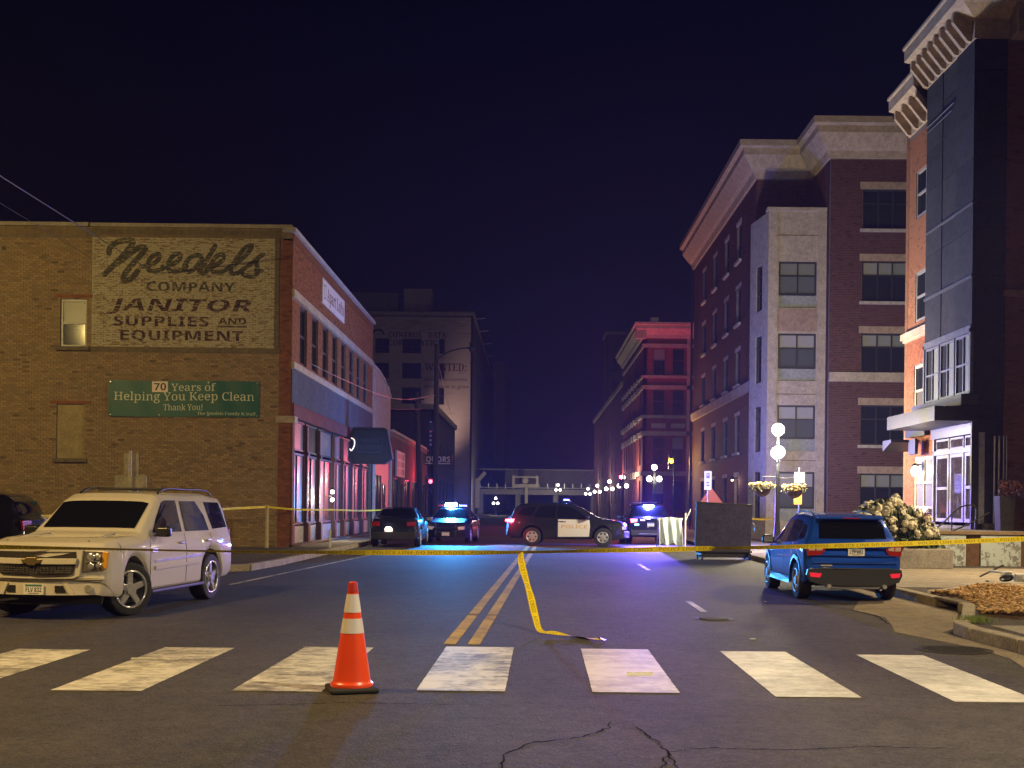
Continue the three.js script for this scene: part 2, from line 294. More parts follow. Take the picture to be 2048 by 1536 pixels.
  { const r = rngOf(21), n = 7000, chips = new THREE.InstancedMesh(rb(0.075, 0.012, 0.03, 0.004), soft([0.5, 0.33, 0.16]), n), m = new THREE.Matrix4(), e = new THREE.Euler(), c = new THREE.Color(); let k = 0;
    while (k < n) { const x = 6 + r() * 3.4, z = 15.7 + r() * 6.6; if (!inside(x, z, bed)) continue; const mound = 0.05 * Math.sin(x * 2.1) * Math.sin(z * 1.7);
      e.set((r() - 0.5) * 0.9, r() * 6.28, (r() - 0.5) * 0.9); m.makeRotationFromEuler(e); const s = 0.5 + r() * 0.9; m.scale(V(s, s, s)); m.setPosition(x, 0.16 + mound + r() * 0.035, -z); chips.setMatrixAt(k, m);
      const t = 0.45 + r() * 0.9; c.setRGB(t, t * (0.85 + r() * 0.2), t * (0.7 + r() * 0.3)); chips.setColorAt(k, c); k++; }
    chips.name = 'mulch_chips'; chips.userData = { label: 'brown wood chip mulch in the bed at the kerb corner', category: 'mulch', kind: 'stuff' }; chips.castShadow = chips.receiveShadow = true; scene.add(chips); }
  tag(mesh('bed_edging', [rb(2.5, 0.06, 0.06, 0.01, 0, 0.17, 0)], M.limestone), 'pale edging strip along the back of the mulch bed', 'edging').position.set(7.62, 0, -21.2);
  scene.children[scene.children.length - 1].rotation.y = 0.8;
  // tuft of grass at the kerb corner
  { const r = rngOf(33), n = 260, bl = new THREE.InstancedMesh(plain(new THREE.ConeGeometry(0.006, 0.09, 4)).translate(0, 0.045, 0), mat([0.13, 0.17, 0.03], 0.8), n), m = new THREE.Matrix4(), e = new THREE.Euler();
    for (let k = 0; k < n; k++) { e.set((r() - 0.5) * 1.4, r() * 6, (r() - 0.5) * 1.4); m.makeRotationFromEuler(e); m.setPosition(5.72 + (r() - 0.5) * (r() * 0.55), 0.135, -15.35 - (r() - 0.5) * (r() * 0.7)); bl.setMatrixAt(k, m); }
    bl.name = 'grass_tuft'; bl.userData = { label: 'green grass growing on the kerb corner', category: 'grass', kind: 'stuff' }; scene.add(bl); }

  // left-hand side pavement in front of the brick building
  const left = [[-6.3, 140], [-6.3, 60], [-6.3, 30], [-6.45, 27.4], [-7.2, 26.6], [-9, 26.4], [-40, 26.4]];
  pavement('pavement_left', [[-6.38, 260], ...left.map(([x, z]) => [x - 0.08, z + 0.05]), [-40, 260]], 0.118, soft([0.1, 0.088, 0.075]));
  kerbRun('kerb_left', left.slice().reverse(), kerbMat);
  const rowsL = new THREE.Group(); rowsL.name = 'paving_left'; rowsL.userData.kind = 'structure'; scene.add(rowsL);
  for (let z = 40.2; z < 70; z += 1.5) { const s = mesh('paving_slab', slabGeo, slabMats[Math.floor(rnd() * 3)], rowsL); s.position.set(-7.15, 0.119 + rnd() * 0.004, -z); }
}

// ================================================================ BUILDING HELPERS
// A frame is a plane: origin and turn about y; local x runs along the wall, y up, z out of it.
const frameOf = (x, y, z, turn) => ({ x, y, z, turn });
function put(o, f, u, v, n = 0) { const c = Math.cos(f.turn), s = Math.sin(f.turn); o.position.set(f.x + u * c + n * s, f.y + v, f.z - u * s + n * c); o.rotation.y = f.turn; return o; }
const rect = (u0, v0, u1, v1) => [[u0, v0], [u1, v0], [u1, v1], [u0, v1]];
function wallPart(parent, name, f, w, h, holes, thick, m, v0 = 0) { // panel with real openings; front face at n = 0
  const g = extr(rect(0, v0, w, v0 + h), thick, { holes: holes.map(([a, b, c, d]) => rect(a, b, c, d).reverse()) }); g.translate(0, 0, -thick);
  return put(mesh(name, g, m, parent), f, 0, 0);
}
const brickGeo = rb(1, 1, 1, 0.04);
const unitBox = plain(new THREE.BoxGeometry(1, 1, 1));
// bricks laid in running bond over a rectangle with openings; the `single` nearest to (su, sv) are meshes of their own
function bricks(wall, u0, v0, u1, v1, holes, material, tone, seed, o = {}) {
  const bw = o.bw || 0.203, ch = o.ch || 0.0762, joint = 0.011, proud = o.proud || 0.012, r = rngOf(seed), list = [];
  for (let k = 0, v = v0; v + ch * 0.6 < v1; k++, v += ch) {
    const h = Math.min(ch, v1 - v), mid = v + h / 2; let spans = [[u0, u1]];
    for (const [a, b, c, d] of holes) if (mid > b && mid < d) spans = spans.flatMap(([p, q]) => [[p, Math.min(q, a)], [Math.max(p, c), q]].filter(([x, y]) => y - x > 0.03));
    const off = k % 2 ? bw / 2 : 0;
    for (const [p, q] of spans) for (let i = Math.floor((p - u0 - off) / bw); ; i++) { const a = Math.max(p, u0 + off + i * bw), b = Math.min(q, u0 + off + (i + 1) * bw); if (a >= q - 0.02) break; if (b - a > 0.035) list.push([(a + b) / 2, mid, b - a - joint, h - joint]); }
  }
  const single = Math.min(o.single ?? 0, list.length);
  if (single) { const [su, sv] = o.at; list.sort((a, b) => (a[0] - su) ** 2 * 0.25 + (a[1] - sv) ** 2 - (b[0] - su) ** 2 * 0.25 - (b[1] - sv) ** 2); }
  const shades = Array.from({ length: 5 }, (_, k) => { const m = material.clone(); const t = 0.78 + k * 0.11; m.color.multiplyScalar(t); return m; });
  for (let k = 0; k < single; k++) { const [u, v, w, h] = list[k], b = mesh('brick', unitBox, shades[Math.floor(r() * 5)], wall); b.scale.set(w, h, 0.05); b.position.set(u, v, proud - 0.025 + (r() - 0.5) * 0.004); }
  const rest = list.slice(single), im = new THREE.InstancedMesh(unitBox, material, rest.length), m = new THREE.Matrix4(), c = new THREE.Color();
  rest.forEach(([u, v, w, h], k) => { m.makeScale(w, h, 0.05); m.setPosition(u, v, proud - 0.025 + (r() - 0.5) * 0.004); im.setMatrixAt(k, m); const t = 1 + (r() - 0.5) * tone + (r() < 0.06 ? -0.3 : 0); c.setRGB(t * (1 + (r() - 0.5) * 0.08), t, t * (1 + (r() - 0.5) * 0.08)); im.setColorAt(k, c); });
  im.name = 'brickwork'; im.userData.kind = 'stuff'; im.castShadow = im.receiveShadow = true; wall.add(im);
}
// window: frame with mullions, a pane in each light, optional blinds, sill and head; (u, v) is its lower left corner in the frame f
function windowPart(b, f, u, v, w, h, o = {}) {
  const cols = o.cols || 1, rows = o.rows || [1], fw = o.fw || 0.07, mw = o.mw || fw * 0.8, set = o.set ?? -0.1, fm = o.frame || M.darkFrame, g = [];
  g.push(bx(w, fw, 0.08, w / 2, fw / 2), bx(w, fw, 0.08, w / 2, h - fw / 2), bx(fw, h - 2 * fw, 0.08, fw / 2, h / 2), bx(fw, h - 2 * fw, 0.08, w - fw / 2, h / 2));
  const iw = w - 2 * fw, ih = h - 2 * fw, cw = iw / cols, sum = rows.reduce((a, x) => a + x, 0);
  for (let i = 1; i < cols; i++) g.push(bx(mw, ih, 0.074, fw + i * cw, h / 2));
  let y = fw; const ys = [];
  rows.forEach((k, j) => { const rh = (ih * k) / sum; ys.push([y, rh]); y += rh; if (j < rows.length - 1) g.push(bx(iw, mw, 0.07, w / 2, y)); });
  const win = put(mesh(o.name || 'window', g, fm, b), f, u, v, set); if (o.label) win.userData.label = o.label;
  ys.forEach(([py, ph], j) => { for (let i = 0; i < cols; i++) { const pm = o.paneMat ? o.paneMat(i, j) : M.pane; mesh('pane', [bx(cw - 0.01, ph - 0.01, 0.012, fw + (i + 0.5) * cw, py + ph / 2, -0.012)], pm, win); } });
  if (o.sill) mesh('sill', [bx(w + 0.24, 0.13, 0.22, w / 2, -0.065, -set + 0.03)], o.sillMat || M.limestone, win);
  if (o.head) mesh('lintel', [bx(w + 0.24, o.head, 0.1, w / 2, h + o.head / 2, -set - 0.02)], o.headMat || M.stone, win);
  return win;
}

// ================================================================ LEFT: TWO-STOREY BRICK BUILDING ON THE CORNER
const FL = frameOf(-24, 0.1, -39.3, 0);              // wall that faces the crossing; u = x + 24
const FS = frameOf(-7.9, 0.1, -39.3, Math.PI / 2);   // wall along the street; u = Z - 39.3
{
  const b = thing('brick_warehouse', 'two-storey brown brick corner building with a painted wall sign and banner', 'building', [0, 0, 0]);
  const buff = soft([0.3, 0.215, 0.11]), red = soft([0.25, 0.105, 0.045]), slate = soft([0.075, 0.08, 0.095]);
  const U = (x) => x + 24;
  const win = [U(-15.48), 6.5, U(-14.62), 8.06], board = [U(-15.56), 2.85, U(-14.66), 4.62], sign = [U(-14.46), 6.52, U(-8.46), 10.18];
  const wall = wallPart(b, 'side_wall', FL, 16.1, 10.45, [win, board], 0.3, M.mortar);
  bricks(wall, 0, 0, U(-8.3), 10.1, [win, board, sign], buff, 0.36, 101, { single: 300, at: [12.5, 2.6] });
  bricks(wall, U(-8.3), 0, 16.1, 10.1, [], red, 0.36, 102);
  // painted advertisement: white and green paint on the bricks themselves
  const W = 2048, H = 1250, art = canvasTex(W, H, (c) => {
    const S = W / 1870, T = (x, y) => [(x - 75) * S, (y - 100) * S], r = rngOf(5);
    c.fillStyle = 'rgb(178,170,146)'; c.fillRect(0, 0, W, H);
    c.lineCap = 'round'; c.lineJoin = 'round'; c.strokeStyle = c.fillStyle = 'rgb(62,66,46)';
    const path = (lw, ...seg) => { c.lineWidth = lw * S; c.beginPath(); for (const s of seg) { const p = []; for (let i = 0; i < s.length; i += 2) p.push(...T(s[i], s[i + 1])); { c.moveTo(p[0], p[1]); for (let i = 2; i + 5 < p.length + 0; i += 6) c.bezierCurveTo(p[i], p[i + 1], p[i + 2], p[i + 3], p[i + 4], p[i + 5]); } } c.stroke(); };
    path(58, [252, 285, 228, 215, 330, 160, 440, 152, 500, 145, 500, 178, 470, 215, 380, 330, 290, 420, 205, 505]);
    path(60, [330, 390, 430, 330, 520, 215, 600, 225, 640, 232, 600, 275, 570, 305, 500, 390, 440, 450, 412, 500, 372, 575, 415, 592, 462, 555, 500, 530, 520, 505, 540, 470]);
    path(48, [575, 420, 690, 425, 800, 335, 755, 292, 700, 275, 622, 380, 645, 440, 665, 490, 770, 470, 830, 415]);
    path(48, [800, 420, 905, 415, 1015, 330, 965, 288, 910, 272, 832, 380, 855, 440, 885, 500, 985, 470, 1040, 415]);
    path(48, [1180, 305, 1110, 270, 1000, 375, 1022, 450, 1060, 510, 1150, 430, 1195, 330]); path(50, [1330, 205, 1270, 310, 1210, 400, 1172, 455, 1180, 505, 1230, 480, 1265, 440]);
    path(48, [1250, 420, 1355, 415, 1455, 330, 1405, 288, 1350, 272, 1272, 380, 1295, 440, 1315, 500, 1425, 470, 1480, 415]);
    path(46, [1450, 440, 1560, 385, 1725, 235, 1700, 190, 1650, 170, 1500, 380, 1492, 450, 1490, 505, 1560, 490, 1620, 440]);
    path(46, [1600, 450, 1690, 400, 1760, 320, 1820, 285, 1750, 325, 1735, 360, 1768, 420, 1790, 500, 1690, 540, 1620, 490]); path(40, [1745, 445, 1775, 455, 1790, 455, 1808, 452]);
    const block = (s, x0, y0, x1, y1, font = 'sans-serif') => { const a = T(x0, y0), e = T(x1, y1); fitText(c, s, a[0], a[1], e[0] - a[0], e[1] - a[1], font); };
    block('COMPANY', 622, 575, 1535, 668);
    c.fillStyle = 'rgb(58,34,34)';
    c.save(); { const a = T(270, 748), e = T(1700, 872); c.transform(1, 0, -0.35, 1, 0.35 * e[1], 0); fitText(c, 'JANITOR', a[0], a[1], e[0] - a[0], e[1] - a[1], 'sans-serif'); c.lineWidth = 9; c.strokeStyle = 'rgb(58,34,34)'; } c.restore();
    block('SUPPLIES', 292, 925, 1282, 1026); block('AND', 1372, 938, 1662, 1000); { const a = T(1368, 1018), e = T(1662, 1034); c.fillRect(a[0], a[1], e[0] - a[0], e[1] - a[1]); } block('EQUIPMENT', 352, 1068, 1628, 1172);
    for (let k = 0; k < 5200; k++) { const x = r() * W, y = r() * H, e = Math.min(x, W - x, y, H - y) < 90 ? 1.6 : 1; c.fillStyle = ['rgba(120,96,62,', 'rgba(104,80,54,', 'rgba(150,138,112,', 'rgba(190,182,158,'][Math.floor(r() * 4)] + (0.25 + r() * 0.6) + ')'; c.fillRect(x, y, (6 + r() * 46) * e, 4 + r() * 10); }
    for (let y = 0; y < H; y += 26) { c.fillStyle = 'rgba(96,80,58,0.35)'; c.fillRect(0, y, W, 3); }
  });
  art.repeat.set(1 / 6.0, 1 / 3.66); art.offset.set(-(sign[0]) / 6.0, -sign[1] / 3.66);
  art.wrapS = art.wrapT = THREE.ClampToEdgeWrapping;
  { const g = [], r = rngOf(77); let k = 0;
    for (let v = sign[1]; v + 0.04 < sign[3]; v += 0.0762, k++) for (let u = sign[0] - (k % 2 ? 0.1 : 0); u < sign[2]; u += 0.203) { const a = Math.max(u, sign[0]), e = Math.min(u + 0.203, sign[2]); if (e - a < 0.04) continue; const q = unitBox.clone(); q.scale(e - a - 0.008, 0.0762 - 0.008, 0.05); q.translate((a + e) / 2, v + 0.038, -0.011 + (r() - 0.5) * 0.004); const p = q.attributes.position, uv = q.attributes.uv; for (let i = 0; i < p.count; i++) uv.setXY(i, p.getX(i), p.getY(i)); g.push(q); }
    put(mesh('painted_sign', g, mat([1, 1, 1], 0.9, { map: art }), b, { label: 'faded white and green painted advertisement on the bricks' }), FL, 0, 0);
  }
  // frame course round the sign, sills, coping
  const trim = soft([0.16, 0.13, 0.075]);
  put(mesh('sign_border', [bx(6.4, 0.16, 0.05, U(-11.46), 6.43, 0.012), bx(6.4, 0.17, 0.05, U(-11.46), 10.28, 0.012), bx(0.14, 3.66, 0.05, U(-8.38), 8.35, 0.012)], trim, b), FL, 0, 0);
  put(mesh('coping', [bx(9.45, 0.12, 0.42, 4.72, 10.5, -0.1), bx(6.6, 0.12, 0.42, 12.79, 10.49, -0.1)], soft([0.32, 0.29, 0.24]), b), FL, 0, 0);
  put(mesh('parapet_course', [bx(16.1, 0.32, 0.04, 8.05, 10.27, 0.006)], soft([0.2, 0.15, 0.085]), b), FL, 0, 0);
  windowPart(b, FL, win[0], win[1], win[2] - win[0], win[3] - win[1], { rows: [1, 1], frame: M.whitePaint, sill: true, sillMat: trim, paneMat: (i, j) => (j ? mat([0.085, 0.08, 0.065], 0.35) : M.pane) });
  put(mesh('lintel', [bx(1.25, 0.1, 0.08, 0.43, 0, 0)], red, b), FL, win[0], win[3] + 0.1, 0);
  { const w = put(mesh('boarded_window', [bx(board[2] - board[0], board[3] - board[1], 0.04, 0.45, 0.885, 0)], soft([0.33, 0.265, 0.14]), b), FL, board[0], board[1], -0.06); mesh('lintel', [bx(1.3, 0.1, 0.08, 0.45, 1.83, 0.06)], red, w); mesh('sill', [bx(1.1, 0.12, 0.18, 0.45, -0.07, 0.08)], trim, w); }
  put(mesh('wall_vent', [cyl(0.07, 0.07, 0.06, 0, 0, 0, 14, [Math.PI / 2, 0, 0])], M.darkMetal, b), FL, U(-17.35), 9.7, 0);

  // street front
  const len = 19.9, holes = [];
  for (let k = 0; k < 8; k++) holes.push([1.35 + k * 2.2, 6.2, 2.6 + k * 2.2, 8.18]);
  const front = wallPart(b, 'street_wall', FS, len, 5.9, holes, 0.3, M.mortar, 4.6);
  bricks(front, 0, 8.5, len, 10.1, [], red, 0.4, 111); bricks(front, 0, 6.12, len, 8.22, holes, red, 0.4, 112);
  put(mesh('coping', [bx(len + 0.2, 0.14, 0.44, len / 2 - 0.1, 10.38, -0.08)], soft([0.36, 0.34, 0.32]), b), FS, 0, 0);
  put(mesh('parapet_course', [bx(len, 0.3, 0.05, len / 2, 10.16, 0.008)], soft([0.17, 0.075, 0.035]), b), FS, 0, 0);
  put(mesh('stone_band', [bx(len, 0.27, 0.12, len / 2, 8.35, 0.02)], M.stone, b), FS, 0, 0); put(mesh('stone_band', [bx(len, 0.22, 0.14, len / 2, 5.99, 0.03)], M.stone, b), FS, 0, 0);
  put(mesh('slate_band', [bx(len, 1.12, 0.06, len / 2, 5.3, 0.006)], slate, b), FS, 0, 0);
  put(mesh('storefront_beam', [bx(len, 0.44, 0.16, len / 2, 4.5, 0.03)], soft([0.14, 0.055, 0.05]), b), FS, 0, 0);
  holes.forEach(([a, v, c, d]) => windowPart(b, FS, a, v, c - a, d - v, { rows: [1, 1], frame: mat([0.05, 0.03, 0.025], 0.6), fw: 0.08 }));
  put(mesh('corner_pier', [bx(0.34, 4.3, 0.5, 0.17, 2.13, -0.18)], soft([0.16, 0.07, 0.04]), b), FS, 0, 0); put(mesh('pier_cap', [bx(0.5, 0.22, 0.62, 0.2, 4.2, -0.17)], M.stone, b), FS, 0, 0);
  // shop windows between iron columns
  const cols = [0.3, 3.1, 5.6, 8.9, 11.2, 13.8, 16.8, 19.7], curtain = [mat([0.2, 0.165, 0.16], 0.4, { clearcoat: 0.4, clearcoatRoughness: 0.1 }), mat([0.15, 0.13, 0.14], 0.4, { clearcoat: 0.4, clearcoatRoughness: 0.1 }), mat([0.06, 0.06, 0.075], 0.25, { clearcoat: 0.9, clearcoatRoughness: 0.06 })];
  for (let k = 0; k < cols.length - 1; k++) {
    const a = cols[k] + 0.1, w = cols[k + 1] - cols[k] - 0.2;
    put(mesh('column', [bx(0.2, 4.15, 0.2, 0, 2.1, 0), rb(0.34, 0.75, 0.3, 0.04, 0, 0.4, 0.04), bx(0.28, 0.12, 0.26, 0, 3.2, 0.02)], mat([0.1, 0.045, 0.05], 0.6), b), FS, cols[k], 0, -0.1);
    windowPart(b, FS, a, 3.25, w, 1.02, { name: 'transom', cols: 1, fw: 0.06, frame: M.darkFrame, set: -0.14, paneMat: () => curtain[(k + 1) % 3] });
    windowPart(b, FS, a, 0.72, w, 2.45, { name: 'shop_window', cols: 2, fw: 0.08, frame: mat([0.09, 0.05, 0.055], 0.6), set: -0.14, paneMat: (i) => curtain[(k * 2 + i) % 3] });
    put(mesh('stall_riser', [bx(w, 0.62, 0.12, w / 2, 0.36, -0.16)], soft([0.36, 0.36, 0.36], 0.5), b), FS, a, 0, 0);
  }
  put(mesh('threshold', [bx(len, 0.1, 0.5, len / 2, 0.05, 0.1)], soft([0.2, 0.15, 0.14]), b), FS, 0, 0);
  mesh('roof', [bx(16, 0.2, 19.8, -15.95, 9.9, -49.3)], M.darkMetal, b); mesh('rear_wall', [bx(16.1, 10.3, 0.3, -15.95, 5.2, -59.1)], M.mortar, b); mesh('core_wall', [bx(14, 4.6, 0.2, -15.5, 2.4, -40.2), bx(0.2, 4.6, 18, -8.7, 2.4, -49.5)], M.darkMetal, b);
  { // small white sign board on the street wall
    const t = canvasTex(512, 96, (c, w, h) => { c.fillStyle = 'rgb(206,198,190)'; c.fillRect(0, 0, w, h); c.fillStyle = 'rgb(92,64,58)'; fitText(c, 'Apart Lofts', 96, 18, 400, 56, 'serif'); c.strokeStyle = 'rgb(92,64,58)'; c.lineWidth = 5; c.strokeRect(28, 20, 40, 54); });
    const s = thing('wall_sign', 'white lettered sign board high on the street side of the brick building', 'sign'); put(s, FS, 5.35, 9.05, 0.03);
    mesh('board', [bx(5.25, 0.92, 0.06, 2.62, 0.36, 0)], M.whitePaint, s); const f = plain(new THREE.PlaneGeometry(5.15, 0.84)).translate(2.62, 0.36, 0.034); mesh('lettering', f, mat([1, 1, 1], 0.7, { map: t }), s);
  }
  { // vinyl banner
    const t = canvasTex(1536, 368, (c, w, h) => {
      c.fillStyle = 'rgb(16,88,76)'; c.fillRect(0, 0, w, h); c.fillStyle = 'rgb(226,208,200)'; c.fillRect(440, 6, 162, 108); c.fillStyle = 'rgb(40,26,28)'; fitText(c, '70', 456, 22, 132, 74, 'sans-serif');
      c.fillStyle = 'rgb(198,204,186)'; const line = (s, x, y, x1, px) => { c.save(); c.font = px + 'px serif'; const m = c.measureText(s); c.translate(x, y); c.scale((x1 - x) / m.width, 1); c.textBaseline = 'alphabetic'; c.fillText(s, 0, 0); c.restore(); };
      line('Years of', 636, 104, 1086, 104); line('Helping You Keep Clean', 52, 200, 1486, 116); line('Thank You!', 556, 300, 966, 84); c.font = 'italic 40px serif'; line('The Needels Family & Staff', 905, 348, 1500, 40);
    });
    const g = plain(new THREE.PlaneGeometry(4.93, 1.18, 40, 10)), p = g.attributes.position; for (let i = 0; i < p.count; i++) { const x = p.getX(i), y = p.getY(i); p.setZ(i, 0.02 * Math.sin(x * 2.1 + y * 1.5) * Math.cos(y * 1.3) + 0.008 * Math.sin(x * 7 + y * 3)); p.setY(i, y + 0.012 * Math.sin(x * 1.2)); } g.computeVertexNormals();
    const s = thing('banner', 'green vinyl banner with white lettering tied to the brick wall', 'banner'); put(s, FL, U(-11.385), 4.83, 0.065);
    mesh('sheet', g, mat([1, 1, 1], 0.5, { map: t, side: THREE.DoubleSide }), s); const ey = []; for (const x of [-2.4, -0.8, 0.8, 2.4]) for (const y of [-0.54, 0.54]) ey.push(cyl(0.025, 0.025, 0.03, x, y, 0.01, 10, [Math.PI / 2, 0, 0])); mesh('eyelets', ey, M.steel, s);
  }
}

// ================================================================ LEFT: BUILDINGS BEYOND
{
  const cream = soft([0.42, 0.35, 0.3]), b = thing('cream_building', 'narrow cream stucco building next to the brick corner building', 'building'), f = frameOf(-7.85, 0.1, -59.3, Math.PI / 2);
  put(mesh('upper_wall', [extr([[0, 4.1], [7.3, 4.1], [7.3, 7.35], [6.2, 7.55], [4.2, 8.0], [2.2, 8.2], [0, 8.25]], 0.3).translate(0, 0, -0.3)], cream, b), f, 0, 0);
  put(mesh('coping', [extr([[0, 8.25], [2.2, 8.2], [4.2, 8.0], [6.2, 7.55], [7.3, 7.35], [7.3, 7.47], [6.2, 7.67], [4.2, 8.12], [2.2, 8.32], [0, 8.37]], 0.4).translate(0, 0, -0.34)], M.limestone, b), f, 0, 0);
  put(mesh('shop_front', [bx(7.3, 4.1, 0.3, 3.65, 2.05, -0.15)], mat([0.035, 0.04, 0.07], 0.5), b), f, 0, 0); put(mesh('pilaster', [bx(0.22, 4, 0.2, 0.15, 2, 0.02)], M.whitePaint, b), f, 0, 0); put(mesh('pilaster', [bx(0.22, 4, 0.2, 7.1, 2, 0.02)], M.whitePaint, b), f, 0, 0);
  windowPart(b, f, 0.6, 0.6, 2.6, 2.4, { name: 'shop_window', cols: 2, set: 0.01 }); windowPart(b, f, 3.9, 0.05, 1.1, 2.5, { name: 'door', set: 0.01 });
  mesh('side_wall', [bx(9, 8, 0.3, -12.4, 4.1, -66.5)], cream, b);

  const c = thing('shop_row', 'low dark brick row of shops beyond the cream building', 'building'), g = frameOf(-7.8, 0.1, -66.7, Math.PI / 2), brick = soft([0.17, 0.1, 0.09]);
  const hs = [[1, 0.5, 4, 3], [5, 0.05, 6.2, 2.7], [7.2, 0.5, 10.4, 3], [12, 0.5, 15.2, 3], [16.4, 0.05, 17.6, 2.7], [18.6, 0.5, 21.6, 3]];
  const w = wallPart(c, 'wall', g, 23, 5.5, hs, 0.3, M.mortar); bricks(w, 0, 0, 23, 5.3, hs, brick, 0.3, 131);
  hs.forEach(([x0, y0, x1, y1]) => windowPart(c, g, x0, y0, x1 - x0, y1 - y0, { name: y0 < 0.3 ? 'door' : 'shop_window', cols: y0 < 0.3 ? 1 : 2 }));
  put(mesh('coping', [bx(23, 0.16, 0.4, 11.5, 5.55, -0.08)], M.limestone, c), g, 0, 0); mesh('roof', [bx(12, 0.2, 23, -14, 5.2, -78.2)], M.darkMetal, c); mesh('end_wall', [bx(12, 5.4, 0.3, -14, 2.8, -89.6)], brick, c);
  const board = (name, label, f2, u, v, wid, hei, fg, bg, draw, n = 0.1) => { const s = thing(name, label, 'sign'); put(s, f2, u, v, n); mesh('board', [rb(wid, hei, 0.12, 0.02, wid / 2, hei / 2, 0)], mat(bg, 0.6), s); if (draw) mesh('lettering', plain(new THREE.PlaneGeometry(wid - 0.06, hei - 0.06)).translate(wid / 2, hei / 2, 0.064), mat([1, 1, 1], 0.6, { map: canvasTex(256, Math.round((256 * hei) / wid), draw) }), s); return s; };
  board('shop_sign', 'square white panelled sign on the front of the low shop row', g, 1.6, 3.05, 4.2, 1.5, null, [0.5, 0.46, 0.46], (x, W, H) => { x.fillStyle = 'rgb(196,186,190)'; x.fillRect(0, 0, W, H); x.fillStyle = 'rgb(150,128,140)'; for (let i = 0; i < 3; i++) for (let j = 0; j < 3; j++) x.fillRect(16 + i * 78, 8 + j * 28, 66, 20); });
  const FZ = frameOf(0, 0, -88, 0);
  board('liquor_sign', 'lettered projecting sign of the liquor shop behind the utility pole', FZ, -8.4, 4.45, 2.62, 0.8, null, [0.05, 0.04, 0.06], (x, W, H) => { x.fillStyle = 'rgb(66,46,66)'; x.fillRect(0, 0, W, H); x.fillStyle = 'rgb(236,220,226)'; fitText(x, 'LIQUORS', 12, 12, W - 24, 44, 'sans-serif'); x.fillRect(40, H - 14, W - 52, 7); });
  const FV = frameOf(0, 0, -82, 0);
  board('vertical_sign', 'narrow dark upright sign with pale marks above the shop row', FV, -7.15, 5.3, 0.5, 2.1, null, [0.04, 0.04, 0.06], (x, W, H) => { x.fillStyle = 'rgb(40,36,62)'; x.fillRect(0, 0, W, H); x.fillStyle = 'rgb(200,196,226)'; for (let k = 0; k < 6; k++) x.fillRect(90, 60 + k * 160, 76, 84); });

  // big dark blade sign over the pavement
  const s = thing('blade_sign', 'large dark sign projecting over the pavement with a lit curved edge', 'sign', [-7.75, 3.28, -51]);
  const out = [[0.1, 0.28], [0.22, 0], [1.55, 0], [1.86, 0.22], [1.64, 1.4], [1.5, 1.48], [0.22, 1.48], [0.1, 1.2]];
  mesh('box', [extr(out, 0.34, { bevel: 0.03 })], mat([0.012, 0.02, 0.035], 0.4), s);
  mesh('face', [plain(new THREE.ShapeGeometry(new THREE.Shape(out.map(([x, y]) => new THREE.Vector2(0.96 + (x - 0.96) * 0.88, 0.74 + (y - 0.74) * 0.86))))).translate(0, 0, 0.375)], mat([0.016, 0.03, 0.05], 0.35), s);
  mesh('lettering', [plain(new THREE.PlaneGeometry(1.3, 0.8)).translate(0.95, 0.75, 0.38)], mat([1, 1, 1], 0.5, { map: canvasTex(512, 316, (x, W, H) => { x.fillStyle = 'rgb(26,40,62)'; x.fillRect(0, 0, W, H); x.fillStyle = 'rgb(52,66,104)'; const q = rngOf(9); for (let k = 0; k < 9; k++) { x.fillRect(110 + k * 32, 40 + q() * 20, 9, 40 + q() * 18); x.fillRect(36 + k * 49, 150, 10, 78); x.fillRect(36 + k * 49, 150 + q() * 50, 30, 9); } x.fillRect(20, 262, 400, 14); }) }), s);
  mesh('neon', [tube([[0.14, 1.06, 0.4], [0.26, 0.98, 0.41], [0.28, 0.78, 0.41], [0.22, 0.62, 0.41], [0.14, 0.52, 0.4], [0.08, 0.6, 0.4]], 0.022, 24, 8)], glow([1, 0.82, 0.62], 1.6), s);
  mesh('bracket', [bar([0, 1.2, 0.17], [0.3, 1.2, 0.17], 0.03), bar([0, 0.3, 0.17], [0.3, 0.3, 0.17], 0.03)], M.darkMetal, s);
}

